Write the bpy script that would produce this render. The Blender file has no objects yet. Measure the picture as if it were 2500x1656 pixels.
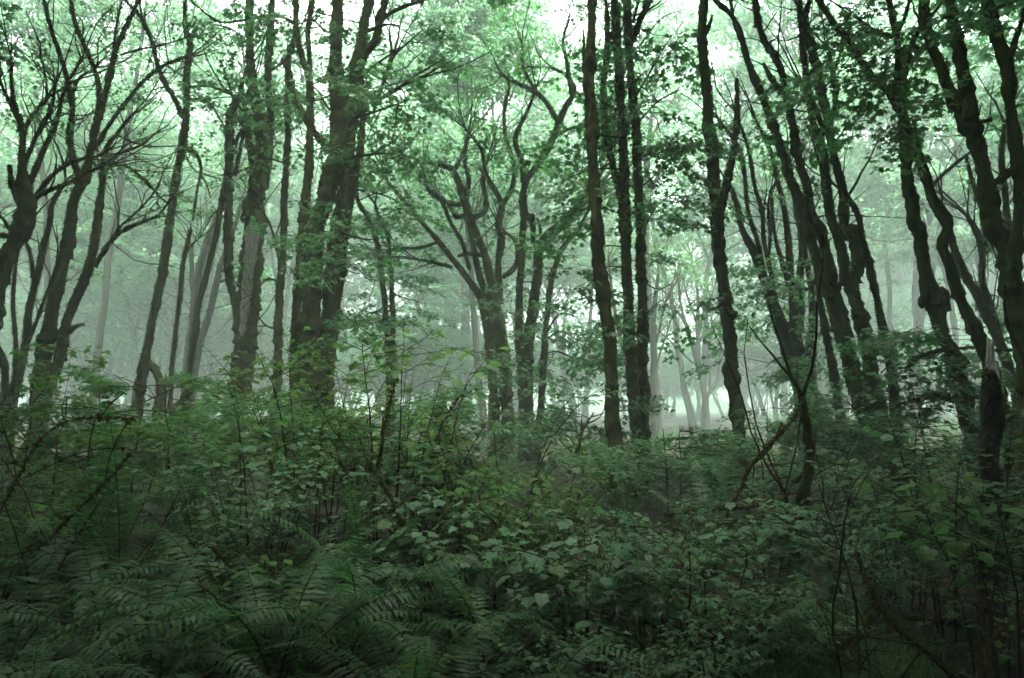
import bpy, math, random, zlib
import numpy as np
from mathutils import Vector
R = math.radians
rng = np.random.default_rng(11)
random.seed(11)
C = bpy.context.scene.collection
sc = bpy.context.scene

# ------------------------------------------------------------------ camera, sky, sun, exposure
CAM_Z, PITCH, FPX = 1.6, R(5.65), 1666.7          # FPX: focal length in pixels of the 2500 px wide photo (24 mm)
cam = bpy.data.objects.new("camera", bpy.data.cameras.new("camera")); C.objects.link(cam)
cam.data.lens = 24; cam.data.sensor_width = 36; cam.data.clip_start = .05; cam.data.clip_end = 2000
cam.location = (0, 0, CAM_Z); cam.rotation_euler = (R(90) + PITCH, 0, 0)
sc.camera = cam

SUN_EL, SUN_ROT = R(74), R(150)
w = bpy.data.worlds.new("World"); sc.world = w; w.use_nodes = True
nt = w.node_tree; nt.nodes.clear()
sky = nt.nodes.new("ShaderNodeTexSky"); sky.sky_type = 'NISHITA'; sky.sun_disc = False
sky.sun_elevation = SUN_EL; sky.sun_rotation = SUN_ROT; sky.air_density = 1.0; sky.dust_density = 4.0
hs = nt.nodes.new("ShaderNodeHueSaturation"); hs.inputs['Saturation'].default_value = .12   # overcast: the blue is veiled by cloud
bg = nt.nodes.new("ShaderNodeBackground"); bg.inputs['Strength'].default_value = .15
wo = nt.nodes.new("ShaderNodeOutputWorld")
nt.links.new(sky.outputs[0], hs.inputs['Color']); nt.links.new(hs.outputs[0], bg.inputs[0]); nt.links.new(bg.outputs[0], wo.inputs[0])
sun = bpy.data.objects.new("sun", bpy.data.lights.new("sun", 'SUN')); C.objects.link(sun)
sun.data.energy = .9; sun.data.angle = R(40); sun.data.color = (1, .985, .95)
sun.rotation_euler = (R(90) - SUN_EL, 0, R(180) - SUN_ROT)     # high behind the viewpoint, veiled by cloud
sc.view_settings.view_transform = 'Standard'; sc.view_settings.look = 'None'
sc.view_settings.exposure = 4.4; sc.view_settings.gamma = 1
sc.render.engine = 'CYCLES'
cy = sc.cycles
cy.max_bounces = 8; cy.diffuse_bounces = 6; cy.glossy_bounces = 1; cy.transmission_bounces = 4; cy.volume_bounces = 2
cy.transparent_max_bounces = 4; cy.caustics_reflective = False; cy.caustics_refractive = False
cy.sample_clamp_indirect = 4; cy.use_denoising = True; cy.use_light_tree = False
cy.use_adaptive_sampling = True; cy.adaptive_threshold = .02
HAZE = .0098

# ------------------------------------------------------------------ materials
def mat(name):
    m = bpy.data.materials.new(name); m.use_nodes = True; m.node_tree.nodes.clear()
    return m, m.node_tree.nodes, m.node_tree.links
def noise(N, L, scale, detail=3, vec=None, rough=.6):
    t = N.new("ShaderNodeTexNoise"); t.inputs['Scale'].default_value = scale; t.inputs['Detail'].default_value = detail; t.inputs['Roughness'].default_value = rough
    if vec is not None: L.new(vec, t.inputs['Vector'])
    return t
def ramp(N, L, src, stops):
    r = N.new("ShaderNodeValToRGB"); e = r.color_ramp.elements
    while len(e) < len(stops): e.new(.5)
    for k, (p, c) in enumerate(stops): e[k].position = p; e[k].color = (*c, 1)
    L.new(src, r.inputs[0]); return r

def leaf_mat(name, base, trans, spread=.35, rough=.42, tmix=.42, yellow=(.12, .16, .02)):
    m, N, L = mat(name)
    geo = N.new("ShaderNodeNewGeometry"); oi = N.new("ShaderNodeObjectInfo")
    def vary(col, other):
        mx = N.new("ShaderNodeMix"); mx.data_type = 'RGBA'
        mx.inputs['A'].default_value = (*col, 1); mx.inputs['B'].default_value = (*other, 1)
        pw = N.new("ShaderNodeMath"); pw.operation = 'POWER'; pw.inputs[1].default_value = 2.5
        L.new(geo.outputs['Random Per Island'], pw.inputs[0]); L.new(pw.outputs[0], mx.inputs['Factor'])
        h = N.new("ShaderNodeHueSaturation"); L.new(mx.outputs['Result'], h.inputs['Color'])
        v = N.new("ShaderNodeMapRange"); v.inputs['To Min'].default_value = 1 - spread; v.inputs['To Max'].default_value = 1 + spread
        ad = N.new("ShaderNodeMath"); ad.operation = 'ADD'
        L.new(oi.outputs['Random'], ad.inputs[0])
        mu = N.new("ShaderNodeMath"); mu.operation = 'MULTIPLY'; mu.inputs[1].default_value = 7.31
        fr = N.new("ShaderNodeMath"); fr.operation = 'FRACT'
        L.new(geo.outputs['Random Per Island'], mu.inputs[0]); L.new(mu.outputs[0], fr.inputs[0]); L.new(fr.outputs[0], ad.inputs[1])
        v.inputs['From Max'].default_value = 2
        L.new(ad.outputs[0], v.inputs['Value']); L.new(v.outputs[0], h.inputs['Value'])
        return h.outputs[0]
    y = np.array(yellow)
    c1 = vary(base, tuple(np.array(base) * .55 + y * .45)); c2 = vary(trans, tuple(np.array(trans) * .7 + y * .75))
    p = N.new("ShaderNodeBsdfPrincipled"); p.inputs['Roughness'].default_value = rough; p.inputs['Specular IOR Level'].default_value = .5 if rough < .4 else .3
    L.new(c1, p.inputs['Base Color'])
    t = N.new("ShaderNodeBsdfTranslucent"); L.new(c2, t.inputs[0])
    mx = N.new("ShaderNodeMixShader"); mx.inputs[0].default_value = tmix
    o = N.new("ShaderNodeOutputMaterial")
    L.new(p.outputs[0], mx.inputs[1]); L.new(t.outputs[0], mx.inputs[2]); L.new(mx.outputs[0], o.inputs[0])
    return m

def bark_mat(name, bark_a, bark_b, moss_a, moss_b, moss_amt, bump=.6):
    m, N, L = mat(name)
    tc = N.new("ShaderNodeTexCoord"); geo = N.new("ShaderNodeNewGeometry")
    mp = N.new("ShaderNodeMapping"); mp.inputs['Scale'].default_value = (1, 1, .22); L.new(tc.outputs['Object'], mp.inputs[0])
    n1 = noise(N, L, 26, 5, mp.outputs[0]); n2 = noise(N, L, 2.3, 4, tc.outputs['Object']); n3 = noise(N, L, 55, 3, tc.outputs['Object'])
    cb = ramp(N, L, n1.outputs[0], [(.3, bark_a), (.7, bark_b)])
    cm = ramp(N, L, n3.outputs[0], [(.3, moss_a), (.7, moss_b)])
    sx = N.new("ShaderNodeSeparateXYZ"); L.new(geo.outputs['Normal'], sx.inputs[0])
    ma = N.new("ShaderNodeMath"); ma.operation = 'MULTIPLY_ADD'; ma.inputs[1].default_value = .45; ma.inputs[2].default_value = 0  # more moss on upward faces, strengthened to imitate light from above
    L.new(sx.outputs[2], ma.inputs[0])
    ad = N.new("ShaderNodeMath"); ad.operation = 'ADD'; L.new(n2.outputs[0], ad.inputs[0]); L.new(ma.outputs[0], ad.inputs[1])
    f = ramp(N, L, ad.outputs[0], [(.55 - moss_amt * .25, (0, 0, 0)), (.68 - moss_amt * .2, (1, 1, 1))])
    mx = N.new("ShaderNodeMix"); mx.data_type = 'RGBA'
    L.new(f.outputs[0], mx.inputs['Factor']); L.new(cb.outputs[0], mx.inputs['A']); L.new(cm.outputs[0], mx.inputs['B'])
    p = N.new("ShaderNodeBsdfPrincipled"); p.inputs['Roughness'].default_value = .95; p.inputs['Specular IOR Level'].default_value = .15
    L.new(mx.outputs['Result'], p.inputs['Base Color'])
    hadd = N.new("ShaderNodeMath"); hadd.operation = 'ADD'; L.new(n1.outputs[0], hadd.inputs[0]); L.new(n3.outputs[0], hadd.inputs[1])
    b = N.new("ShaderNodeBump"); b.inputs['Strength'].default_value = bump; b.inputs['Distance'].default_value = .03
    L.new(hadd.outputs[0], b.inputs['Height']); L.new(b.outputs[0], p.inputs['Normal'])
    o = N.new("ShaderNodeOutputMaterial"); L.new(p.outputs[0], o.inputs[0])
    return m

BARK = bark_mat("mossy_bark", (.012, .010, .008), (.045, .036, .028), (.030, .036, .010), (.088, .096, .024), 1.0)
BARK2 = bark_mat("bare_bark", (.018, .015, .013), (.065, .056, .048), (.024, .030, .010), (.055, .064, .020), .3)
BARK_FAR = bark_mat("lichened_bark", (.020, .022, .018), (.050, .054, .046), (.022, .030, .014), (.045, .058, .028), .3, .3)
TWIG = bark_mat("twig_bark", (.018, .013, .009), (.042, .031, .021), (.022, .026, .009), (.05, .05, .016), .4, .2)
MOSS = leaf_mat("moss_fringe", (.045, .050, .014), (.08, .085, .02), .5, .9, .25, (.1, .09, .02))
WOOD = bark_mat("weathered_wood", (.20, .185, .165), (.46, .44, .41), (.10, .095, .08), (.2, .19, .16), -.6)
MAPLE = leaf_mat("maple_leaves", (.045, .110, .048), (.10, .32, .105), .40, .32, .46)
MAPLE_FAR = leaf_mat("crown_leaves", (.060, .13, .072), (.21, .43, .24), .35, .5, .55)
BERRY = leaf_mat("lit_bramble_leaves", (.095, .20, .105), (.13, .35, .13), .35, .46, .36)  # leaf colour brightened to stand in for clusters catching the light
SHADE = leaf_mat("shade_toned_leaves", (.028, .070, .031), (.055, .17, .055), .45, .44, .34)  # same leaves darkened in colour to stand in for shaded gaps
LIME = leaf_mat("young_leaves", (.066, .155, .040), (.13, .34, .07), .35, .44, .42)
FERN = leaf_mat("fern_leaflets", (.038, .105, .042), (.075, .24, .065), .35, .5, .32)
GRASS = leaf_mat("grass_blades", (.05, .11, .035), (.09, .22, .05), .4, .5, .35)

def ground_mat():
    m, N, L = mat("forest_floor")
    tc = N.new("ShaderNodeTexCoord")
    a = noise(N, L, 1.7, 5, tc.outputs['Object']); b = noise(N, L, 24, 4, tc.outputs['Object'])
    c1 = ramp(N, L, b.outputs[0], [(.3, (.012, .009, .006)), (.55, (.035, .026, .017)), (.75, (.075, .055, .035))])
    c2 = ramp(N, L, b.outputs[0], [(.3, (.012, .020, .007)), (.7, (.035, .055, .018))])
    f = ramp(N, L, a.outputs[0], [(.42, (0, 0, 0)), (.6, (1, 1, 1))])
    mx = N.new("ShaderNodeMix"); mx.data_type = 'RGBA'
    L.new(f.outputs[0], mx.inputs['Factor']); L.new(c1.outputs[0], mx.inputs['A']); L.new(c2.outputs[0], mx.inputs['B'])
    p = N.new("ShaderNodeBsdfPrincipled"); p.inputs['Roughness'].default_value = .95; p.inputs['Specular IOR Level'].default_value = .2
    L.new(mx.outputs['Result'], p.inputs['Base Color'])
    bp = N.new("ShaderNodeBump"); bp.inputs['Strength'].default_value = .8; bp.inputs['Distance'].default_value = .04
    L.new(b.outputs[0], bp.inputs['Height']); L.new(bp.outputs[0], p.inputs['Normal'])
    o = N.new("ShaderNodeOutputMaterial"); L.new(p.outputs[0], o.inputs[0]); return m
FLOOR = ground_mat()

# ------------------------------------------------------------------ mesh helpers
class MB:
    def __init__(s): s.v, s.t, s.q, s.tm, s.qm, s.n = [], [], [], [], [], 0
    def add(s, v, tris=None, quads=None, m=0, tm=None):
        v = np.asarray(v, float).reshape(-1, 3); s.v.append(v)
        if tris is not None and len(tris):
            t = np.asarray(tris, np.int64) + s.n; s.t.append(t); s.tm.append(np.full(len(t), m, np.int32) if tm is None else np.asarray(tm, np.int32))
        if quads is not None and len(quads):
            q = np.asarray(quads, np.int64) + s.n; s.q.append(q); s.qm.append(np.full(len(q), m, np.int32))
        s.n += len(v)
    def join(s, b):
        for l, k in ((b.t, s.t), (b.q, s.q)): k += [x + s.n for x in l]
        s.v += b.v; s.tm += b.tm; s.qm += b.qm; s.n += b.n
    def mesh(s, name, mats, origin=(0, 0, 0), smooth=True):
        me = bpy.data.meshes.new(name)
        v = (np.concatenate(s.v) if s.v else np.zeros((0, 3))) - np.asarray(origin)
        t = np.concatenate(s.t) if s.t else np.zeros((0, 3), np.int64); q = np.concatenate(s.q) if s.q else np.zeros((0, 4), np.int64)
        mi = np.concatenate(s.tm + s.qm) if (s.tm or s.qm) else np.zeros(0, np.int32)
        me.vertices.add(len(v)); me.vertices.foreach_set("co", v.astype(np.float32).ravel())
        me.loops.add(t.size + q.size); me.loops.foreach_set("vertex_index", np.concatenate([t.ravel(), q.ravel()]).astype(np.int32))
        me.polygons.add(len(t) + len(q))
        me.polygons.foreach_set("loop_start", np.concatenate([np.arange(len(t)) * 3, t.size + np.arange(len(q)) * 4]).astype(np.int32))
        me.polygons.foreach_set("material_index", mi)
        me.polygons.foreach_set("use_smooth", np.full(len(mi), smooth, bool))
        for m in mats: me.materials.append(m)
        me.update(calc_edges=True)
        return me
    def build(s, name, mats, parent=None, origin=(0, 0, 0), smooth=True):
        o = bpy.data.objects.new(name, s.mesh(name, mats, origin, smooth)); C.objects.link(o)
        if parent is not None: o.parent = parent
        return o

def thing(name, label, cat, loc=(0, 0, 0), group=None, rz=0):
    o = bpy.data.objects.new(name, None); C.objects.link(o); o.location = loc; o.rotation_euler = (0, 0, rz); o.empty_display_size = .2
    o['label'] = label; o['category'] = cat
    if group: o['group'] = group
    return o
def reseed(key):
    global rng
    rng = np.random.default_rng(zlib.crc32(str(key).encode()))
def unit(a): a = np.asarray(a, float); return a / (np.linalg.norm(a, axis=-1, keepdims=True) + 1e-9)

def smooth_path(P, Rd, step):
    P = np.asarray(P, float); Rd = np.asarray(Rd, float)
    if len(P) == 1: return P, Rd
    seg = np.linalg.norm(np.diff(P, axis=0), axis=1); s = np.concatenate([[0], np.cumsum(seg)])
    n = max(2, int(s[-1] / step) + 1); S = np.linspace(0, s[-1], n)
    if len(P) == 2:
        return np.stack([np.interp(S, s, P[:, k]) for k in range(3)], 1), np.interp(S, s, Rd)
    T = np.gradient(P, s, axis=0)
    i = np.clip(np.searchsorted(s, S, side='right') - 1, 0, len(P) - 2); h = (s[i + 1] - s[i])[:, None] + 1e-9; u = (S - s[i])[:, None] / h
    h00 = 2 * u**3 - 3 * u**2 + 1; h10 = u**3 - 2 * u**2 + u; h01 = -2 * u**3 + 3 * u**2; h11 = u**3 - u**2
    return h00 * P[i] + h10 * h * T[i] + h01 * P[i + 1] + h11 * h * T[i + 1], np.interp(S, s, Rd)

def tube(mb, P, Rd, sides=6, m=0, step=None, moss=0., wob=0., fuzz=0, fm=1, flen=.05):
    """a tapering limb; moss > 0 swells it into the sagging cushions that moss makes, fuzz adds a fringe of moss strands per metre"""
    if step: P, Rd = smooth_path(P, Rd, step)
    P = np.asarray(P, float); Rd = np.asarray(Rd, float); n = len(P)
    s = np.concatenate([[0], np.cumsum(np.linalg.norm(np.diff(P, axis=0), axis=1))])
    if wob:
        for k in range(3):
            P[:, k] += wob * (np.sin(s * rng.uniform(1.2, 2.2) + rng.uniform(0, 6)) + .5 * np.sin(s * rng.uniform(3, 5) + rng.uniform(0, 6))) * np.minimum(1, s / .6)
    T = unit(np.gradient(P, axis=0)); tm = unit(P[-1] - P[0])
    ref = np.eye(3)[np.argmin(np.abs(tm))]
    A = unit(np.cross(T, ref)); B = np.cross(T, A)
    th = np.linspace(0, 2 * math.pi, sides, endpoint=False) + rng.uniform(0, 1)
    rr = np.repeat(Rd[:, None], sides, 1)
    if moss:
        edges = [0.]
        while edges[-1] < s[-1] + .5: edges.append(edges[-1] + rng.uniform(.12, .42))
        edges = np.array(edges); amp = rng.uniform(.25, 1, len(edges)) * (rng.random(len(edges)) ** .5)
        S2 = s[:, None] + .05 * np.sin(th * 1 + rng.uniform(0, 6))[None] + .035 * np.sin(2 * th + s[:, None] * 1.3 + rng.uniform(0, 6))
        S2 = np.clip(S2, 0, edges[-1] - 1e-3); i = np.searchsorted(edges, S2, side='right') - 1
        x = (S2 - edges[i]) / (edges[i + 1] - edges[i])
        if P[-1][2] < P[0][2]: x = 1 - x
        prof = np.where(x < .16, x / .16, (1 - (x - .16) / .84) ** .8)
        a1 = np.sin(2 * th[None] + s[:, None] * rng.uniform(1, 2.5) + rng.uniform(0, 6)) * np.sin(s[:, None] * rng.uniform(2, 4) + rng.uniform(0, 6))
        a2 = np.sin(3 * th[None] - s[:, None] * rng.uniform(5, 8) + rng.uniform(0, 6))
        rr = rr * (.76 + moss * (.36 * amp[i] * prof + .11 * a1 + .06 * a2)) + moss * .018 * amp[i] * prof
        rr += rng.normal(0, .045, rr.shape) * Rd[:, None] * moss
    V = P[:, None] + rr[..., None] * (np.cos(th)[None, :, None] * A[:, None] + np.sin(th)[None, :, None] * B[:, None])
    a = (np.arange(n - 1)[:, None] * sides + np.arange(sides)[None]); b = (np.arange(n - 1)[:, None] * sides + (np.arange(sides)[None] + 1) % sides)
    q = np.stack([a, b, b + sides, a + sides], -1).reshape(-1, 4)
    V2 = np.concatenate([V.reshape(-1, 3), (P[-1] + T[-1] * Rd[-1] * .7)[None]])
    last = (n - 1) * sides + np.arange(sides)
    mb.add(V2, tris=np.stack([last, np.roll(last, -1), np.full(sides, n * sides)], 1), quads=q, m=m)
    if fuzz:
        k = int(fuzz * s[-1]); ii = rng.integers(0, n, k); jj = rng.integers(0, sides, k)
        base = V[ii, jj]; nrm = unit(base - P[ii]); ta = T[ii] * np.sign(T[ii][:, 2:3] + 1e-6)
        d = unit(nrm * rng.uniform(.3, 1, (k, 1)) - ta * rng.uniform(-.1, .9, (k, 1)) + rng.normal(0, .25, (k, 3)))
        sd = unit(np.cross(d, nrm + .01)); ln = rng.uniform(.35, 1, (k, 1)) * flen; wd = rng.uniform(.16, .38, (k, 1)) * flen
        base = base - nrm * .006
        v = np.stack([base - sd * wd, base + sd * wd, base + d * ln], 1).reshape(-1, 3)
        mb.add(v, tris=np.arange(3 * k).reshape(-1, 3), m=fm)

# leaves: outlines as a fan round the middle of the blade; x across, y to the tip, z drooping edges
def fan(outline, mid, droop=.25, fold=.0):
    o = [(x, y) for x, y in outline] + [(-x, y) for x, y in reversed(outline) if abs(x) > 1e-6]
    o = [mid] + o; v = np.array([(x, y, -droop * ((x) ** 2 * 1.2 + max(0, y - .35) ** 2) + fold * abs(x)) for x, y in o])
    k = len(o) - 1
    t = [(0, 1 + i, 1 + (i + 1) % k) for i in range(k)]
    return v, np.array(t)[:, [0, 2, 1]]
LEAF_MAPLE = fan([(0, .05), (.26, -.02), (.46, .10), (.30, .26), (.60, .40), (.56, .58), (.26, .50), (.24, .66), (.12, .74), (0, 1.05)], (0, .34), .35)
LEAF_FAR = fan([(0, .02), (.5, .15), (.26, .34), (.52, .6), (.18, .58), (0, 1.0)], (0, .36), .35)
LEAF_THIMBLE = fan([(0, .05), (.28, -.02), (.46, .16), (.36, .30), (.52, .50), (.42, .60), (.30, .66), (.16, .84), (0, 1.0)], (0, .32), .3, .12)
LEAF_OVATE = fan([(0, 0), (.20, .10), (.34, .34), (.30, .56), (.15, .84), (0, 1.06)], (0, .42), .4, .22)

def put_leaves(mb, tpl, pos, fwd, nrm, size, m=1):
    v, t = tpl; k = len(pos)
    if not k: return
    f = unit(fwd); r = unit(np.cross(f, nrm)); u = np.cross(r, f); sz = np.asarray(size).reshape(-1, 1, 1)
    V = pos[:, None] + sz * (v[None, :, :1] * r[:, None] + v[None, :, 1:2] * f[:, None] + v[None, :, 2:] * u[:, None])
    T = t[None] + (np.arange(k) * len(v))[:, None, None]
    mb.add(V.reshape(-1, 3), tris=T.reshape(-1, 3), m=m)

def make_spray(tpl, L=1.0, nl=22, ls=.17, flat=.3, r=.006, two=True, tilt=.35, droop=.35):
    """a branchlet along +x with side twigs in a near-horizontal plane and leaves held flat, as maples carry them; returns arrays"""
    mb = MB(); t = np.linspace(0, 1, 6)
    P = np.stack([L * t, .1 * L * np.sin(t * 3 + rng.uniform(0, 6)) * t, -.18 * L * t**2 + .03 * rng.normal(size=6)], 1)
    tube(mb, P, r * (1 - .7 * t), 3)
    ends = []
    ns = 5 if two else 3
    for k in range(ns):
        u = .2 + .75 * k / ns + rng.uniform(-.04, .04); sgn = 1 if k % 2 else -1
        p0 = np.array([np.interp(u, t, P[:, j]) for j in range(3)]); ang = sgn * rng.uniform(.5, 1.1)
        l = L * rng.uniform(.3, .5) * (1.1 - .6 * u)
        d = np.array([math.cos(ang), math.sin(ang), rng.uniform(-.25, .2)])
        p1 = p0 + d * l; tube(mb, np.stack([p0, (p0 + p1) / 2 + (0, 0, .02), p1]), np.array([.55, .4, .2]) * r, 3)
        ends += [(p0 + (p1 - p0) * x, d) for x in (.45, .75, 1.)]
    ends += [(np.array([np.interp(u, t, P[:, j]) for j in range(3)]), np.array([1, rng.uniform(-1, 1), 0])) for u in (.35, .5, .65, .8, .92, 1, 1)]
    idx = rng.integers(0, len(ends), nl)
    pos, fw, nm = [], [], []
    for i in idx:
        p, d = ends[i]; a = math.atan2(d[1], d[0]) + rng.normal(0, .9)
        f = np.array([math.cos(a), math.sin(a), rng.normal(-droop, .3)])
        pos.append(p + f * rng.uniform(.03, .10) + (0, 0, rng.uniform(-.06, .05))); fw.append(f)
        nm.append(np.array([rng.normal(0, tilt), rng.normal(0, tilt), 1]))
    put_leaves(mb, tpl, np.array(pos), np.array(fw), np.array(nm), ls * rng.uniform(.6, 1.25, nl), 1)
    v = np.concatenate(mb.v); tr = [x for x in mb.t]; tm = [x for x in mb.tm]
    if mb.q:
        q = np.concatenate(mb.q); tr += [q[:, [0, 1, 2]], q[:, [0, 2, 3]]]; tm += [np.zeros(len(q), np.int32)] * 2
    return v, np.concatenate(tr), np.concatenate(tm)
SPRAY = {
    'near': [make_spray(LEAF_MAPLE, 1.0, 30, .125) for _ in range(8)],
    'far': [make_spray(LEAF_FAR, 1.25, 44, .135, two=False) for _ in range(6)],
    'roof': [make_spray(LEAF_FAR, 1.4, 26, .2, two=False) for _ in range(5)],
    'flat': [make_spray(LEAF_MAPLE, .8, 32, .11, tilt=.16, droop=.12) for _ in range(6)],
}
def put_sprays(mb, kind, pos, dirs, scale):
    pos = np.asarray(pos, float).reshape(-1, 3); dirs = np.asarray(dirs, float).reshape(-1, 3); k = len(pos)
    if not k: return
    x = unit(dirs); up = np.array([0, 0, 1.]) + rng.normal(0, .22, (k, 3)); y = unit(np.cross(up, x)); z = np.cross(x, y)
    sc_ = np.broadcast_to(scale, k) * rng.uniform(.75, 1.25, k); var = rng.integers(0, len(SPRAY[kind]), k)
    for a, (v, t, tm) in enumerate(SPRAY[kind]):
        s = var == a; n = s.sum()
        if not n: continue
        V = pos[s][:, None] + sc_[s][:, None, None] * (v[None, :, :1] * x[s][:, None] + v[None, :, 1:2] * y[s][:, None] + v[None, :, 2:] * z[s][:, None])
        T = t[None] + (np.arange(n) * len(v))[:, None, None]
        mb.add(V.reshape(-1, 3), tris=T.reshape(-1, 3), tm=np.tile(tm, n))

def grow(p, d, L, r, n=7, up=.12, wob=.16, sag=0.):
    """centreline of a limb that wanders and turns slowly upwards"""
    P = [np.array(p, float)]; d = unit(d)
    for k in range(n - 1):
        d = unit(d + rng.normal(0, wob, 3) + np.array([0, 0, up - sag * k / n])); P.append(P[-1] + d * L / (n - 1))
    return np.array(P), r * np.linspace(1, .3, n)

def gz(x, y):
    return .10 * np.sin(.45 * x + 1.3) * np.cos(.38 * y) + .06 * np.sin(1.1 * x + .7 * y) + .22 * np.clip((np.abs(x) - 7) / 10, 0, 1)

# ------------------------------------------------------------------ ground
def build_ground():
    g = np.concatenate([np.arange(-400, -30, 10), np.arange(-30, 30, .75), np.arange(30, 401, 10)]); X, Y = np.meshgrid(g, g)
    Z = gz(X, Y) + rng.normal(0, .012, X.shape); n = len(g)
    i = np.arange(n * n).reshape(n, n); q = np.stack([i[:-1, :-1], i[:-1, 1:], i[1:, 1:], i[1:, :-1]], -1).reshape(-1, 4)
    mb = MB(); mb.add(np.stack([X, Y, Z], -1).reshape(-1, 3), quads=q)
    o = mb.build("ground", [FLOOR]); o['kind'] = 'structure'; o['label'] = 'dark forest floor of soil, moss and leaf litter'
build_ground()

# ------------------------------------------------------------------ from photo measurements to metres
CROP = dict(A=(0, 0, 2.61333), B=(800, 0, 2.61333), C=(1600, 0, 2.61333), D=(0, 528, 2.61333), E=(800, 528, 2.61333), F=(1600, 528, 2.61333),
            G=(0, 1056, 1.8936), H=(1250, 1056, 1.8936), I=(0, 900, 3.364), J=(600, 800, 3.364), K=(400, 1250, 2.959), L=(1250, 1150, 3.136), M=(1850, 950, 3.6215), O=(0, 0, 1.))
def ray(px, py):
    a, b = (px - 1250) / FPX, (828 - py) / FPX
    return np.array([a, math.cos(PITCH) - b * math.sin(PITCH), math.sin(PITCH) + b * math.cos(PITCH)])
def at(px, py, Y):
    d = ray(px, py); t = Y / d[1]; return d * t + np.array([0, 0, CAM_Z]), t
def parse(s, Y, slope=0.):
    x0 = y0 = 0; k = 1; P, Rd, px = [], [], []
    for tok in s.split():
        if tok in CROP: x0, y0, k = CROP[tok]; continue
        u, v, wd = map(float, tok.split(',')); a, b = x0 + u / k, y0 + v / k
        p, t = at(a, b, Y + slope * len(P)); P.append(p); Rd.append(.5 * wd / k * t / FPX); px.append((a, b))
    return np.array(P), np.array(Rd), px

def to_ground(P, Rd, flare=1.35):
    p = P[0]; g = gz(p[0], p[1])
    if p[2] > g + .1:
        d = unit(P[0] - P[1]); d = d / max(-d[2], .3) if d[2] < 0 else np.array([0, 0, -1.])
        h = p[2] - g + .25; q = p + np.array([d[0] * .4, 0, -1]) * h
        mid = p + np.array([d[0] * .4, 0, -1]) * h * .55
        P = np.concatenate([[q, mid], P]); Rd = np.concatenate([[Rd[0] * flare, Rd[0] * 1.06], Rd])
    return P, Rd

TREE_XY = []
def crown_on(mbb, mbl, P, Rd, kind, n_limb, L=(1.6, 3.2), dens=2.2, lo=.0, hi=1., scale=1., up=.1, zmin=3., sub=2, toward=None, elev=(0, .9), nosky=1.):
    """side limbs with leaf sprays along a stem"""
    n = len(P)
    for k in range(n_limb):
        u = rng.uniform(lo, hi) * (n - 1); i = int(u); f = u - i; j = min(i + 1, n - 1)
        p = P[i] * (1 - f) + P[j] * f
        if p[2] < zmin: continue
        a = rng.uniform(0, 2 * math.pi) if toward is None else toward + rng.normal(0, .5)
        e = rng.uniform(*elev); d = np.array([math.cos(a) * math.cos(e), math.sin(a) * math.cos(e), math.sin(e)])
        l = rng.uniform(*L); r0 = min(Rd[i] * .5, .012 + .010 * l)
        Q, q = grow(p, d, l, r0, 7, up); tube(mbb, Q, q, 5, 0)
        pos, dr = [], []
        def line(Q, lo2):
            m = max(2, int(np.linalg.norm(Q[-1] - Q[0]) * dens))
            for x in rng.uniform(lo2, 1, m):
                u2 = x * (len(Q) - 1); i2 = min(int(u2), len(Q) - 2); pp = Q[i2] + (Q[i2 + 1] - Q[i2]) * (u2 - i2)
                t = unit(Q[i2 + 1] - Q[i2]); az = math.atan2(t[1], t[0]) + rng.choice([-1, 1]) * rng.uniform(.2, 1.2)
                pos.append(pp); dr.append((math.cos(az), math.sin(az), t[2] * .5 + rng.uniform(-.3, .15)))
            pos.append(Q[-1]); dr.append(unit(Q[-1] - Q[-2]) * (1, 1, .4))
        line(Q, .35)
        for _ in range(sub):
            i3 = rng.integers(2, 6); az = math.atan2(d[1], d[0]) + rng.choice([-1, 1]) * rng.uniform(.4, 1.1)
            S, s_ = grow(Q[i3], (math.cos(az), math.sin(az), rng.uniform(-.1, .5)), l * rng.uniform(.35, .6), q[i3] * .7, 5, up); tube(mbb, S, s_, 4, 0); line(S, .2)
        if dens > 0: put_sprays(mbl, kind, pos, dr, scale)

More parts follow.
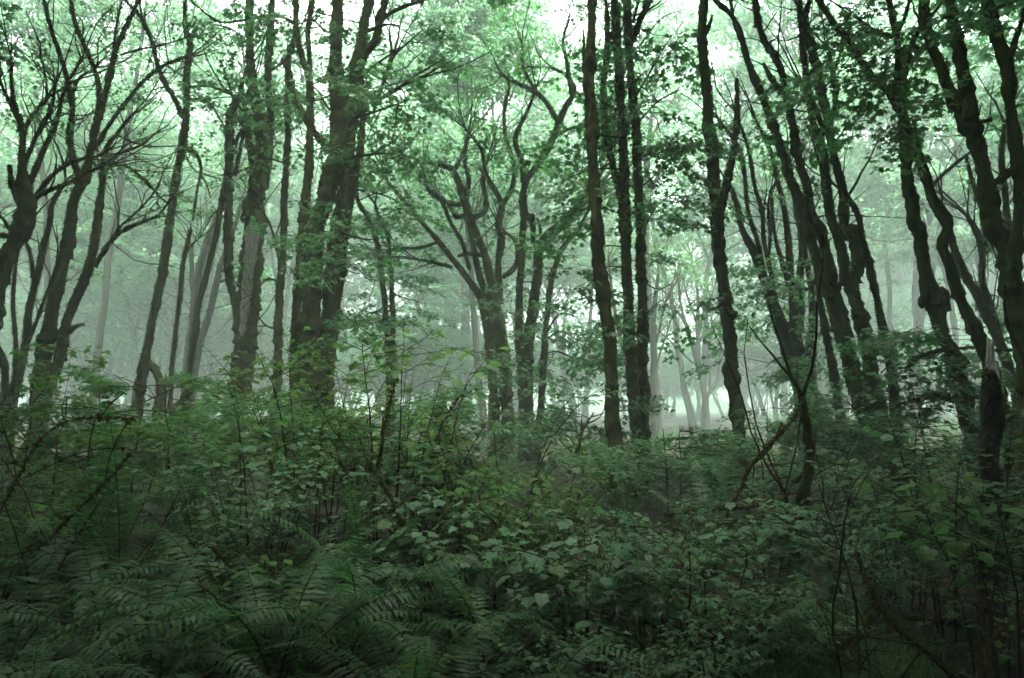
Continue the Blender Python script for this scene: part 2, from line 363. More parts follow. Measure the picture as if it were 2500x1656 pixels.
def traced_tree(label, Y, stems, name="maple_tree", cat="tree", crown=(14, 2.2), twigs=0, bark=0, extra=(), group=None, ext=(5, 8), mossy=1.15, fuzz=300, canopy=0):
    """stems: (flags, trace) with flags g = stands on the ground, k = fork, s = broken stub, y = thin branch, l<n> = n leafy side shoots in view"""
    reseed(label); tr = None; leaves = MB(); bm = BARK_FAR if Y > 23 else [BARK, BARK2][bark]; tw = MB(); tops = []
    for fl, s in stems:
        fl = fl.split(); y = Y
        for f in fl:
            if f[0] == '@': y = float(f[1:])
        P, Rd, px = parse(s, y, rng.uniform(-.06, .06))
        if 'g' in fl: P, Rd = to_ground(P, Rd)
        if tr is None:
            base = np.array([P[0][0], P[0][1], gz(P[0][0], P[0][1])]); TREE_XY.append(base[:2])
            tr = thing(name, label, cat, base, group)
        mb = MB(); top = px[-1][1] < 45 and 's' not in fl
        if top:
            d = unit(P[-1] - P[-2]); l = rng.uniform(*ext) + 2.5; Q, q = grow(P[-1], d + (0, 0, .3), l, Rd[-1], 7, .12, .12)
            P2, R2 = np.concatenate([P, Q[1:]]), np.concatenate([Rd, q[1:]])
            tops.append((Q, q))
        else: P2, R2 = P, Rd
        thin = 'y' in fl or Rd.max() < .045
        near = Y < 24
        tube(mb, P2, R2, 7 if thin else 18, 0, .12 if thin else .06, mossy * (.6 if thin else 1.), .012 if thin else .008, (fuzz * (.5 if thin else 1)) if near else 0, 1, .04 if thin else .042 if Y < 12 else .06)
        mb.build("limb" if ('k' in fl or 'y' in fl or 's' in fl) else "trunk", [bm, MOSS], tr, base)
        for f in fl:
            if f[0] == 'l': crown_on(tw, leaves, P, Rd, 'near', int(f[1:]), (.7, 1.7), 2.6, .25, 1, .9, 0., .8, 1, elev=(-.2, .5))
            if f[0] == 'b': crown_on(tw, leaves, P, Rd, 'near', int(f[1:]), (.5, 1.6), .35, .2, 1, .8, .1, 1.5, 1, elev=(-.1, .8))
        if not top and 's' not in fl and 'n' not in fl:
            for _ in range(3): 
                Q, q = grow(P[-1], unit(P[-1] - P[-2]) + rng.normal(0, .35, 3), rng.uniform(.8, 2.2), min(Rd[-1] * .8, .03), 6, .1); tube(tw, Q, q, 4, 0)
                if Y > 17: put_sprays(leaves, 'near', Q[3:], rng.normal(0, 1, (3, 3)) * (1, 1, .2), .8)
        if ('k' in fl or 'y' in fl) and Y >= 12:             # fine bare side branches
            n = len(P); tot = np.linalg.norm(P[-1] - P[0])
            for _ in range(int(3 + 2.2 * tot)):
                u = rng.uniform(.25, 1) * (n - 1); i = min(int(u), n - 2); p = P[i] + (P[i + 1] - P[i]) * (u - i); r0 = Rd[i]
                d = unit(P[i + 1] - P[i]) * .8 + rng.normal(0, .6, 3); l = rng.uniform(.5, 2.)
                Q, q = grow(p, d, l, min(r0 * .5, .006 + .007 * l), 7, .10, .2); tube(tw, Q, q, 4, 0)
                for _ in range(2): S, s_ = grow(Q[rng.integers(2, 6)], d + rng.normal(0, .7, 3), l * .4, .005, 5, .08, .2); tube(tw, S, s_, 3, 0)
                if rng.random() < .35: put_sprays(leaves, 'near', Q[[4, 6]], unit(d) + rng.normal(0, .5, (2, 3)) * (1, 1, .3), .5)
    if canopy:
        for P, Rd, _ in [parse(s, Y) for fl, s in stems]: crown_on(tw, leaves, P, Rd, 'far', canopy if P[0][2] < 3 else canopy // 4, (1.6, 3.6), 1.5, .35, 1, .9, .12, 4.5, 2, elev=(.1, 1.))
    for Q, q in tops:
        crown_on(tw, leaves, Q, q, 'roof', int(crown[0] * 1.5), (2., 4.2), crown[1] * .8, .0, 1, 1.0, .10, 3.6 + .72 * Y, 2)
    for (s, n, dy) in extra:                                  # leafy boughs in view: trace from the stem outwards
        P, Rd, px = parse(s, Y + dy, rng.uniform(-.2, .2)); tube(tw, P, Rd, 5, 0, .12, .3, .02)
        crown_on(tw, leaves, P, Rd, 'near', max(2, int(n * .4)), (.5, 1.3), 1.5, .15, 1, .7, -.04, .5, 1, elev=(-.45, .25))
    leaves.join(tw)
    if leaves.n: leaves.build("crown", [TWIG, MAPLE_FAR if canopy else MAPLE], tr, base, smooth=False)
    return tr

# ------------------------------------------------------------------ trees traced one by one from the photo
traced_tree("leaning maple cut by the left frame edge, forking low into a candelabra of bare branches", 13, [
    ("g", "D -110,1000,100 -60,780,90 0,460,82 60,230,100 140,80,125 A 165,1300,112 152,1180,90 142,1000,46 140,820,36 100,700,28 75,520,20 70,360,12"),
    ("k", "A 140,860,30 200,750,26 300,620,20"), ("k", "A 150,1060,34 230,880,30 330,690,20 350,540,12"),
    ("k", "A 160,1230,42 260,1000,34 350,800,28 420,560,20 520,380,14"), ("s", "A 120,1290,40 78,1180,34 55,1050,24"),
    ("k", "A 190,1280,56 300,1220,32 470,1150,26 580,1090,18 700,1050,12"), ("k", "A 215,1270,38 330,1130,28 480,1030,20 600,1000,12"),
    ("k", "A 100,700,24 40,600,18 0,500,14"), ("s", "D 60,130,40 20,120,44 -10,125,40"), ("y", "D 70,90,22 20,20,22 A -10,1370,18"),
    ("k", "A 130,800,24 60,660,20 20,560,16 -40,440,12")], crown=(6, 2.), twigs=1)

traced_tree("dark two-stemmed maple with green moss collars rising out of the ferns, bases touching", 15, [
    ("g", "D 190,1500,120 220,1400,112 260,1000,108 300,800,100 350,500,90 430,180,84 A 445,1480,80 470,1300,72 530,1150,66 570,1000,50 600,850,44 640,700,40 690,530,38 740,330,34 800,180,28 850,80,20"),
    ("k", "A 520,1150,52 460,1000,48 445,850,42 462,720,38 430,520,32 390,360,28 330,200,24 280,0,22"),
    ("k", "A 625,740,34 630,550,34 600,430,30 530,270,26 480,150,24 445,0,22"),
    ("k", "A 600,960,28 750,720,24 960,480,20 1080,400,16 1210,360,12"), ("k", "A 705,480,22 720,330,18 745,150,14 780,0,10"),
    ("k", "A 462,730,22 500,520,20 610,430,14"), ("k", "A 770,350,16 880,320,14 1010,290,12 1180,240,9"),
    ("g", "D 300,1150,80 390,850,74 430,650,64 520,450,62 590,250,56 620,80,50 A 640,1280,44 660,1080,40 690,920,30 740,860,20"),
    ("k", "D 605,320,28 700,170,26 770,100,24 900,40,20 1010,0,14"), ("k", "D 690,180,20 A 760,1450,18 860,1360,16 960,1260,12"),
    ("k", "A 650,1150,26 700,1060,22 800,1060,18 900,1130,14 1050,1280,8"), ("k", "A 670,1040,24 760,980,20 900,920,16 1000,850,10"),
    ("s", "D 440,740,40 490,700,24 540,690,14")], crown=(12, 2.2))

traced_tree("slim upright maple with a high wide fork and one drooping dead claw of a branch", 17, [
    ("g", "D 880,1150,70 900,1050,66 940,850,60 975,650,60 1020,450,60 1060,200,62 1090,0,56 A 1110,1230,54 1150,1000,52 1180,800,48 1190,620,42 1192,520,48 1200,400,42 1215,280,36 1190,180,24 1180,0,15"),
    ("k", "A 1170,745,40 1120,640,32 1050,520,32 1000,400,28 970,270,28 940,200,26 890,100,22 790,0,16"), ("k", "A 935,190,20 905,90,16 895,0,12"),
    ("s", "A 1185,950,26 1250,985,25 1280,1100,20 1260,1200,14 1230,1400,7"), ("s", "A 1280,1110,14 1320,1180,12 1345,1260,8"),
    ("y", "A 1205,630,18 1310,640,15 1400,760,12 1450,850,7"), ("y", "A 1205,555,15 1340,555,12 1450,590,8"), ("s", "A 1185,990,12 1230,1070,10 1400,1140,7")],
    crown=(10, 2.2))

traced_tree("thin broken-topped maple pole left of the weathered snag", 18, [
    ("g s", "D 1100,950,34 1115,780,32 1150,500,32 1180,250,30 1212,90,24"), ("y", "D 1180,250,14 1230,180,12 1275,140,8")], crown=(0, 0))
traced_tree("slender leaning maple just left of the weathered snag, bending right at the top", 17.5, [
    ("g", "D 1225,900,46 1245,750,45 1270,550,45 1320,350,42 1370,150,42 1400,0,42 A 1430,1200,36 1480,1000,30 1530,850,24 1600,760,16")], crown=(0, 0))
traced_tree("hazy grey maple pair behind the slender leaning maple", 25, [
    ("g", "D 1210,800,60 1230,650,60 1260,400,58 1330,140,54 A 1400,1350,40 1470,1180,30"), ("g", "D 1290,760,50 1340,600,50 1400,350,44 1470,150,36 A 1540,1300,26"),
    ("k", "D 1235,560,40 1225,380,36 1215,180,30"), ("k", "D 1330,600,24 1400,420,22 1460,400,14")], crown=(6, 2.), mossy=.6)

snag = traced_tree("old snag maple with a long strip of bare grey wood down its mossy trunk", 16.5, [
    ("g", "D 1480,1440,190 1530,1100,155 1560,850,150 1580,600,150 1605,300,152 1620,50,150 A 1612,1330,128 1640,1200,110 1650,1100,100 1672,900,86 1650,720,78 1610,560,62 1600,400,58 1590,200,56 1592,0,58"),
    ("k", "A 1625,1130,62 1600,960,56 1570,800,50 1555,720,34"), ("g", "D 1520,1250,60 1530,900,56 1500,560,54 1460,350,52 1455,100,60 A 1460,1150,60 1466,900,50 1480,700,52 1520,620,30 1550,500,22"),
    ("k", "A 1690,1200,56 1720,900,46 1722,700,46 1710,500,48 1725,300,45 1735,0,45"), ("k", "A 1700,460,20 1800,400,18 1850,340,16"),
    ("k", "A 1500,1120,26 1545,850,24 1560,640,18")], crown=(16, 2.3),
    extra=[("A 1500,700,22 1470,560,16 1420,420,8", 4, -1.), ("A 1650,700,24 1600,640,16 1540,600,8", 8, -1.), ("A 1600,300,20 1500,200,14 1350,150,6", 9, -.8), ("A 1740,720,18 1760,640,12 1740,560,7", 4, -.8)])
def bare_strip(tr, trace, Y):
    """the strip of dead wood where the bark has fallen away, standing slightly proud of the trunk"""
    P, Rd, _ = parse(trace, Y); P, Rd = smooth_path(P, Rd, .12); n = len(P); k = 6; th = np.linspace(-.9, .9, k); base = np.array(tr.location)
    wv = Rd * (1 + .12 * rng.normal(size=n)); wv[0] *= .25; wv[-1] *= .6
    V = np.stack([P + np.stack([wv * math.sin(t) * 1.15, -wv * .5 * (math.cos(t) - .62) + rng.normal(0, .006, n), rng.normal(0, .012, n)], 1) for t in th], 1)
    B = V + (0, .05, 0); i = np.arange(n - 1)[:, None] * k + np.arange(k - 1)[None]
    q = np.stack([i, i + 1, i + k + 1, i + k], -1).reshape(-1, 4); mb = MB(); mb.add(V.reshape(-1, 3), quads=q); mb.add(B.reshape(-1, 3), quads=q[:, ::-1])
    o = mb.build("bare_wood", [WOOD], tr, base); o['label'] = "bare grey weathered wood strip without bark"
bare_strip(snag, "D 1540,760,40 1560,600,60 1575,420,76 1600,220,92 1612,90,96 1625,40,90", 16.5 - .56)

traced_tree("single slim dark maple between the weathered snag and the huge clustered trunk", 15, [
    ("g", "D 1750,1400,70 1762,1250,64 1770,900,60 1780,600,56 1800,300,48 1810,50,44 A 1810,1300,44 1830,1050,42 1835,800,40 1832,600,34 1832,480,30 1850,350,26 1885,180,26 1890,0,26"),
    ("y", "A 1810,1040,14 1700,1010,12 1600,1060,10 1500,1110,8"), ("y", "D 1800,350,20 1700,20,14 A 1640,1300,8"), ("y", "D 1770,720,16 1700,700,14 1650,640,8"), ("y", "D 1790,420,14 1700,400,12 1640,480,8")],
    crown=(8, 2.2), extra=[("A 1840,560,12 1890,700,10 1930,860,6", 8, -.4), ("A 1890,300,14 1960,420,10 1990,520,6", 6, -.4)])

traced_tree("huge dark trunk of several mossy stems grown together, the thickest in the wood", 14, [
    ("g", "D 1900,1500,230 1950,1250,200 1975,900,160 1985,600,145 2000,300,135 2030,0,135 A 2070,1300,130 2110,1150,135 2150,1000,140 2170,800,130 2150,600,110 2140,400,90 2150,200,80 2150,0,78"),
    ("g", "D 2070,1350,110 2060,1150,110 2080,800,110 2110,500,100 2130,200,100 A 2170,1400,110 2200,1200,100 2225,900,112 2250,700,110 2265,550,108 2290,350,90 2330,120,70 2360,0,66"),
    ("g", "D 2080,1250,80 2120,750,76 2160,420,78 2190,120,72 A 2235,1250,66 2290,1020,48 2310,850,38 2325,650,24"),
    ("g", "D 1880,1100,70 1890,650,66 1920,250,74 A 1950,1300,70 1970,1100,58 1980,900,48 1975,700,50 1970,500,48 1920,350,42 1895,200,38 1885,0,34"),
    ("k", "A 1976,440,34 1970,200,34 1990,0,36"), ("s", "A 2100,960,62 2000,830,52 1930,720,50 1880,620,46 1850,480,42 1822,390,46"),
    ("k", "B 130,700,60 200,420,64 250,330,60 290,280,58 340,100,48 365,0,44"), ("y", "B 330,150,34 380,100,28 500,40,28 610,0,22"),
    ("y", "A 1890,160,20 1800,110,18 1620,120,16 1400,140,14 1280,60,10 1220,0,7"), ("y", "B 290,720,20 370,480,26 410,360,32"), ("y", "B 330,640,28 400,590,30 460,555,34")],
    crown=(24, 2.4), extra=[("B 200,500,24 360,380,18 520,260,10", 12, -1.), ("B 180,750,24 330,700,18 520,640,8", 11, -.8), ("B 160,1000,22 330,980,18 500,1000,8", 12, -1.), ("B 130,1200,20 330,1240,14 520,1340,8", 12, -1.2),
        ("E 20,60,20 150,120,16 330,150,8", 11, -1.), ("E 20,330,18 130,300,12 280,420,6", 9, -1.2), ("B 250,200,22 380,150,16 480,160,8", 9, -.8), ("A 2100,700,20 2000,560,14 1900,540,7", 9, -1.2), ("A 2070,200,20 2000,130,14 1900,160,7", 8, -.6),
        ("E 20,520,14 120,640,10 260,760,5", 8, -1.1)])

traced_tree("pair of thin parallel poles hung with leaves, right of the huge clustered trunk", 19, [
    ("g", "E 385,1450,34 382,900,32 370,600,36 345,400,36 320,200,30 250,0,28 B 200,1300,26 180,1120,20"), ("g", "E 410,1400,40 410,880,38 415,550,32 395,300,28 370,100,25 B 350,1450,22 300,1300,16")],
    crown=(0, 0), extra=[("E 370,420,14 280,400,10 200,300,6", 11, -.6), ("E 380,560,14 300,620,10 210,600,6", 11, -.8), ("E 330,260,12 420,200,9 520,260,5", 7, -.5), ("E 400,480,12 480,520,9 600,560,5", 5, -.6), ("E 260,0,12 400,60,9 500,120,5", 8, -.4)])

traced_tree("broad maple near the middle that splits low into a fan of spreading mossy limbs", 20, [
    ("g", "E 1150,1450,116 1150,1300,104 1140,1200,95 1130,1000,96 1110,800,102 1070,600,100 1040,400,72 1000,250,60 930,70,64 B 880,1300,62 830,1150,55 790,1080,45 730,1060,36 640,1040,30 555,1015,22"),
    ("g", "E 1065,1450,116 1060,1150,74 1040,900,70 1020,700,70 960,500,52 880,380,46 800,280,42 700,150,38 B 600,1420,34 390,1170,26"),
    ("k", "B 805,1090,40 860,980,22 900,850,18 915,750,10"), ("k", "B 850,1310,36 750,1290,32 670,1240,34 600,1060,16"),
    ("k", "E 1050,620,60 1000,480,55 960,350,46 920,150,44 870,0,40 B 830,1390,36 780,1320,22"), ("k", "E 905,340,30 850,150,30 790,50,24 B 745,1330,22 700,1240,14"),
    ("k", "E 1095,560,64 1090,300,52 1100,100,54 B 1090,1450,50 1110,1310,46 1060,1200,40 1020,1130,34 980,960,26 880,820,18"), ("k", "B 1112,1310,38 1170,1220,34 1190,1050,32 1140,900,28 1130,700,24 1160,560,16"),
    ("k", "E 1115,390,40 1180,340,40 1210,270,34 1190,150,26 1125,95,18"), ("k", "E 795,325,28 700,300,25 590,280,16"), ("y", "E 705,165,26 600,200,28 510,205,22"), ("s", "E 980,250,28 900,240,30 835,255,22"),
    ("k", "B 870,1290,40 900,1150,34 880,1050,26 890,900,16"), ("k", "B 920,1400,44 1000,1350,40 990,1150,34 1010,1040,18")], crown=(0, 0), bark=0, mossy=.7,
    extra=[("B 1090,1400,14 1000,1500,10 940,1560,5", 3, .5), ("B 1040,1150,16 960,1080,10 880,1040,6", 6, .5)])

traced_tree("very tall pale broom-limbed maple rising through mist behind the broad fan-shaped one", 29, [
    ("g", "E 1000,1350,60 960,1000,54 930,600,48 905,200,46 B 885,1350,44 870,1000,42 880,700,40 885,500,38 900,300,30 905,100,24 915,0,18"),
    ("k", "B 885,500,22 800,380,18 700,270,14 620,60,10"), ("k", "B 890,640,24 1000,500,18 1120,400,14 1240,310,8"), ("k", "B 888,480,22 960,330,18 1040,180,14 1080,40,10"), ("k", "B 895,380,18 850,220,14 800,60,10"), ("k", "B 878,800,22 760,720,16 640,620,12 560,520,8"),
    ("k", "B 905,250,16 970,140,12 1010,10,9"), ("k", "B 880,860,22 980,760,16 1100,620,12 1180,540,8"), ("k", "B 885,580,18 830,480,14 740,400,10")], crown=(16, 1.6), mossy=.3, ext=(6, 9), canopy=34)
traced_tree("tall pale maple in mist between the shaggy trunk and the burl-ringed pole", 31, [
    ("g", "F 20,1330,54 0,1000,50 -40,500,44 C -60,1300,40 -40,900,36 0,500,30 20,200,24 30,0,18"), ("k", "C -40,900,22 80,700,16 180,500,12 230,380,8"), ("k", "C 0,560,20 -110,380,14 -180,200,10"), ("k", "C 10,400,16 110,250,12 200,80,9"), ("k", "C -50,1080,20 -150,880,14 -240,760,10")], crown=(14, 1.6), mossy=.3, ext=(6, 9), canopy=24)
traced_tree("tall pale maple in the mist at the far left, above the candelabra maple", 30, [
    ("g", "D 300,1000,56 310,700,50 300,300,46 A 290,1300,42 250,900,36 230,500,30 240,200,22 250,0,18"), ("k", "A 250,900,20 150,700,16 60,480,12 20,300,8"), ("k", "A 235,600,18 330,420,14 420,250,10 480,60,8"), ("k", "A 232,420,14 160,250,10 120,60,8")], crown=(14, 1.6), mossy=.3, ext=(6, 9), canopy=46)
traced_tree("tall pale maple with long raking limbs in mist over the slim forked one", 28, [
    ("g", "D 620,900,60 660,600,54 700,200,50 A 760,1250,46 800,900,40 850,600,34 900,300,26 930,0,18"), ("k", "A 800,900,22 900,700,16 1040,560,12 1150,420,8"), ("k", "A 850,600,20 760,420,14 680,240,10 640,60,8"), ("k", "A 880,420,16 990,270,12 1060,100,8"), ("k", "A 770,1150,22 640,980,16 560,820,10")], crown=(14, 1.6), mossy=.3, ext=(6, 9), canopy=34)

traced_tree("dark three-stemmed maple with a leafy skirt, standing right beside the broad fan-shaped one", 19, [
    ("g", "E 1265,1460,112 1270,1100,102 1270,900,96 1310,600,86 1340,350,76 1352,200,80 1430,100,62 1550,0,56 B 1640,1230,48 1750,1100,28"),
    ("g", "E 1245,1300,70 1240,1000,74 1220,800,62 1225,500,56 1240,250,52 1245,0,46 B 1240,1300,46 1270,1150,48 1340,1050,50 1430,900,54 1480,780,50 1540,650,40 1572,600,36 1520,480,26 1430,430,14"),
    ("k", "B 1555,610,30 1525,400,28 1500,280,20 1540,120,12"), ("k", "B 1250,1160,42 1240,1040,38 1195,900,36 1280,700,24 1330,560,14"), ("k", "B 1480,790,36 1340,600,34 1230,540,26 1110,480,12"), ("k", "B 1340,600,26 1250,430,20 1240,290,12"),
    ("k", "B 1430,880,28 1520,830,24 1640,800,14"), ("k", "E 1310,170,40 1300,0,38 B 1290,1400,32 1262,1290,20"), ("s", "E 1352,200,22 1360,90,20 1340,15,14"), ("k", "E 1440,130,22 1520,60,18 1600,-20,14"),
    ("g", "E 1345,1480,64 1360,1200,52 1380,900,50 1400,650,42 1430,400,36 1500,200,32 1600,80,26 1680,-60,16"), ("k", "B 1490,1390,24 1560,1360,18 1650,1330,12")], crown=(0, 0), mossy=.7,
    extra=[("E 1390,760,18 1480,620,12 1600,640,6", 12, -.7), ("E 1385,800,18 1460,740,12 1620,760,6", 14, -.7), ("E 1380,880,16 1450,860,12 1560,900,6", 12, -.7), ("E 1330,640,16 1280,680,10 1210,700,5", 5, -1.), ("E 1270,980,14 1230,930,8 1200,1000,5", 5, -1.), ("E 1300,420,14 1260,420,8 1200,430,5", 4, -1.), ("E 1360,1200,10 1330,1300,8 1300,1360,5", 4, -.8),
        ("E 1330,1020,10 1400,980,8 1440,1000,5", 4, -.8)])

traced_tree("lone shaggy moss-clad trunk, left of the dark three-stemmed one beside the clearing", 11, [
    ("g", "H 500,330,96 500,250,92 J 0,0,0" if 0 else "H 500,330,92 495,220,84 490,120,88 E 1860,1560,114 1830,1400,104 1812,1200,110 1810,1000,102 1800,800,100 1770,600,96 1740,400,95 1722,200,86 1715,0,80 B 1720,1500,86 1702,1200,85 1695,1000,80 1680,700,75 1665,500,82 1680,300,62 1682,0,62"),
    ("s", "B 1645,470,40 1636,380,28 1632,190,8")], crown=(16, 2.3), fuzz=260, ext=(6, 9))

traced_tree("dark mossy trunk of three joined stems with leafy shoots, right of the lone shaggy one", 12.5, [
    ("g", "H 605,330,110 600,180,95 E 2010,1500,100 2012,1200,92 2012,900,82 2008,600,72 1995,300,66 1995,0,66 B 1990,1300,56 1975,1000,65 1955,700,56 1935,500,50 1920,250,56 1910,0,54"),
    ("g", "H 570,320,70 572,160,68 E 1975,1450,90 1955,1200,86 1930,900,76 1918,600,76 1905,300,76 1900,0,80 B 1895,1300,75 1890,1000,66 1870,700,60 1850,400,55 1840,200,55 1830,0,58"),
    ("k", "E 1905,240,50 1895,60,44 B 1870,1300,38 1830,1100,36 1790,900,40 1770,700,38 1760,550,36 1780,350,40 1775,40,20"), ("k", "B 1935,280,40 1990,130,36 2050,0,32"), ("y", "B 1950,130,18 1985,0,14")],
    crown=(18, 2.4), ext=(5, 8), extra=[("B 1960,620,16 2080,420,12 2200,220,6", 10, -.5), ("B 1970,800,16 2120,640,12 2260,560,6", 11, -.5), ("B 1980,1000,14 2100,980,10 2260,880,5", 9, -.5), ("B 1990,1200,14 2080,1120,10 2220,960,5", 6, -.5), ("E 2030,60,12 2100,-60,10 2260,-190,5", 6, -.5),
        ("B 1890,720,14 1760,700,10 1650,700,5", 7, -.8), ("B 1890,880,14 1740,860,10 1600,820,5", 6, -.8), ("B 1880,1080,14 1700,1080,10 1540,1120,5", 8, -.7), ("E 1900,200,12 1800,190,8 1700,220,5", 5, -.9), ("E 1900,330,12 1780,320,8 1690,330,5", 5, -.9), ("E 2010,420,12 2120,470,9 2200,430,5", 6, -.5), ("B 1900,1380,12 1800,1340,8 1700,1290,5", 5, -.8), ("E 2015,640,10 2100,560,8 2180,500,4", 5, -.4), ("E 1960,880,8 2020,880,6 2060,850,4", 3, -.8), ("B 1985,300,14 2140,120,10 2300,60,6", 9, -.5)])

traced_tree("grey thin maple partly hidden behind the two dark trunks right of the clearing", 27, [
    ("g", "E 1960,1300,40 1930,1100,38 1890,880,30 1850,700,28 1810,450,22 1790,300,18"), ("g", "E 2080,1350,52 2075,1200,50 2080,900,46 2085,600,34 2110,350,22"), ("k", "E 2080,860,24 2120,700,20 2150,560,12"), ("k", "E 2080,1000,14 2180,700,12 2250,500,8")], crown=(0, 0), mossy=.5)

traced_tree("pale slender maple opening like a fan in the misty clearing", 34, [
    ("g", "F 335,1440,56 330,1380,52 325,1250,48 310,1100,48 275,950,50 230,800,36 150,620,26 60,560,16"), ("k", "F 275,950,36 270,700,32 268,450,22 230,250,14"), ("k", "F 240,820,28 180,640,24 150,480,16 140,350,10"), ("k", "F 270,780,24 310,620,20 370,480,12"),
    ("k", "F 330,1150,34 390,1050,24 412,700,20 420,560,14"), ("s", "F 345,1120,20 348,1000,16"), ("k", "F 245,940,20 130,830,16 20,730,10"), ("k", "F 270,700,22 220,560,18 180,420,10"), ("k", "F 300,1000,24 340,830,18 360,680,10"), ("k", "F 280,800,18 330,730,14 410,690,8")],
    crown=(0, 0), bark=1, mossy=.4)

traced_tree("bare mossy pole with rounded moss burls and one spear-like dead side stem", 11.7, [
    ("g", "H 1090,300,84 1065,250,76 1055,60,76 F 555,1500,104 540,1420,98 530,1330,108 525,1270,104 512,1180,86 500,1080,92 492,1030,116 478,990,112 480,900,88 470,750,88 455,640,92 445,560,84 430,400,85 400,200,80 395,0,80 C 400,1500,80 395,1300,86 370,1100,84 352,880,84 338,830,80 330,700,62 320,500,72 300,300,66 305,100,74 315,0,62"),
    ("s", "C 400,1400,74 425,1290,66 460,1150,50 500,950,42 528,720,36 520,500,22"), ("s", "C 325,210,32 348,150,28 362,100,14"), ("s", "F 500,640,60 505,610,30")], crown=(10, 2.2), fuzz=260, ext=(6, 9))

traced_tree("grey-barked clump of many trunks behind the bare mossy pole, leaning left", 17, [
    ("g", "F 1060,1560,150 1020,1400,140 950,1150,128 860,900,112 780,650,100 700,420,72 620,200,62 560,100,50 C 520,1300,40 470,1180,26"),
    ("g", "F 960,1500,110 940,1200,110 905,900,110 880,600,66 860,300,52 830,0,46 C 790,1200,36 730,950,28 640,760,18"), ("k", "F 900,820,60 930,560,60 925,400,56 935,200,50 C 900,1350,40 860,1050,26"),
    ("g", "F 1010,1350,110 985,900,100 1000,700,62 1000,500,46 955,200,40 C 980,1400,30"), ("k", "F 700,420,40 660,180,34 600,0,30 C 530,950,28 400,760,18"), ("k", "F 780,640,40 740,380,36 690,150,32 C 680,1350,30 640,1200,30 580,900,22 500,700,16"), ("k", "F 870,500,36 800,260,34 760,100,28 C 740,1250,24"), ("k", "F 720,320,26 730,100,24 720,-40,20 C 720,1300,16")],
    crown=(0, 0), bark=1, mossy=.5, extra=[("F 900,460,14 860,420,10 760,440,6", 9, -1.5), ("F 900,560,14 860,540,10 700,500,6", 9, -1.5), ("F 960,480,14 1000,440,10 1060,440,6", 5, -1.3), ("F 880,300,14 820,260,10 760,260,6", 6, -1.3), ("F 940,900,14 960,900,10 1060,930,6", 10, -1.6), ("F 860,960,14 800,900,10 700,960,6", 9, -1.6), ("F 960,1120,14 1000,1150,10 1080,1180,6", 9, -1.6), ("F 860,700,14 800,640,10 640,720,6", 9, -1.)])

traced_tree("dead-looking mossy sapling with a hooked stub, in front of the grey clump of trunks", 7, [
    ("g", "H 1290,700,40 1310,550,44 1330,400,48 1365,220,50 1380,80,48 F 985,1430,64 960,1300,44 940,1150,34"), ("s", "H 1350,190,30 1325,175,32 1308,230,22"), ("k", "H 1305,480,26 1270,340,24 1262,280,14")], crown=(0, 0), name="mossy_sapling", ext=(1, 2))

traced_tree("big clump of five moss-ringed trunks fanning up from one base", 13, [
    ("g", "F 1560,1640,200 1500,1560,180 1430,1450,150 1330,1200,140 1260,1000,112 1190,750,108 1110,500,82 1030,280,76 970,80,66 C 970,1500,62 930,1300,60 860,1150,62 820,1000,60 770,850,60 720,700,58 650,550,50 590,400,42 550,250,38 500,120,30 380,0,22"),
    ("k", "C 500,130,22 478,0,24"), ("k", "F 1240,780,70 1140,450,76 1090,250,68 1030,50,76 C 1020,1420,72 970,1200,60 910,1000,62 880,800,48 830,600,46 800,450,48 750,350,48 700,270,40 660,150,40 640,0,36"), ("s", "C 805,600,36 740,500,36 690,410,18"), ("s", "C 770,870,30 720,880,30 695,875,26"),
    ("k", "F 1195,440,54 1205,300,66 1150,100,62 C 1140,1450,66 1100,1250,68 1070,1000,62 1010,800,46 980,600,48 960,450,46 940,250,40 910,0,38"),
    ("g", "F 1480,1500,150 1420,1250,130 1360,900,92 1320,700,98 1270,520,82 1250,440,116 1285,340,86 1250,100,86 C 1240,1500,70 1190,1200,56 1130,950,56 1100,750,62 1060,600,66 1030,450,60 980,250,58 950,100,42 990,0,26"), ("k", "C 1085,860,36 1000,650,32 940,530,18"), ("k", "C 1120,800,26 1150,600,32 1130,450,30 1110,330,16"),
    ("g", "F 1535,1400,90 1520,1100,66 1480,850,46 1440,660,62 1390,430,46 1350,270,56 1310,100,42 C 1300,1400,36 1230,1250,28"), ("s", "C 1150,640,20 1180,540,14")], crown=(26, 2.4), ext=(4, 7), fuzz=200,
    extra=[("F 1470,880,14 1440,880,10 1360,920,6", 7, -1.2), ("F 1300,1080,14 1350,1120,10 1450,1180,6", 9, -1.6), ("C 1110,560,14 1200,420,10 1260,330,6", 7, -.6), ("C 1150,900,12 1260,780,10 1400,760,5", 7, -.8), ("C 950,200,14 880,250,10 800,260,6", 5, -.6), ("C 1020,300,12 1150,330,10 1280,380,5", 6, -.6), ("F 1400,1300,12 1460,1340,10 1500,1400,5", 6, -1.5), ("F 1440,1000,12 1500,960,8 1560,1000,5", 6, -1.3)])

traced_tree("thin straight dark pole between the grey clump and the five-trunk clump", 14.5, [
    ("g", "F 1200,1460,60 1190,1380,56 1140,1000,56 1090,750,52 1060,600,46 1040,450,36 1020,300,26")], crown=(0, 0))

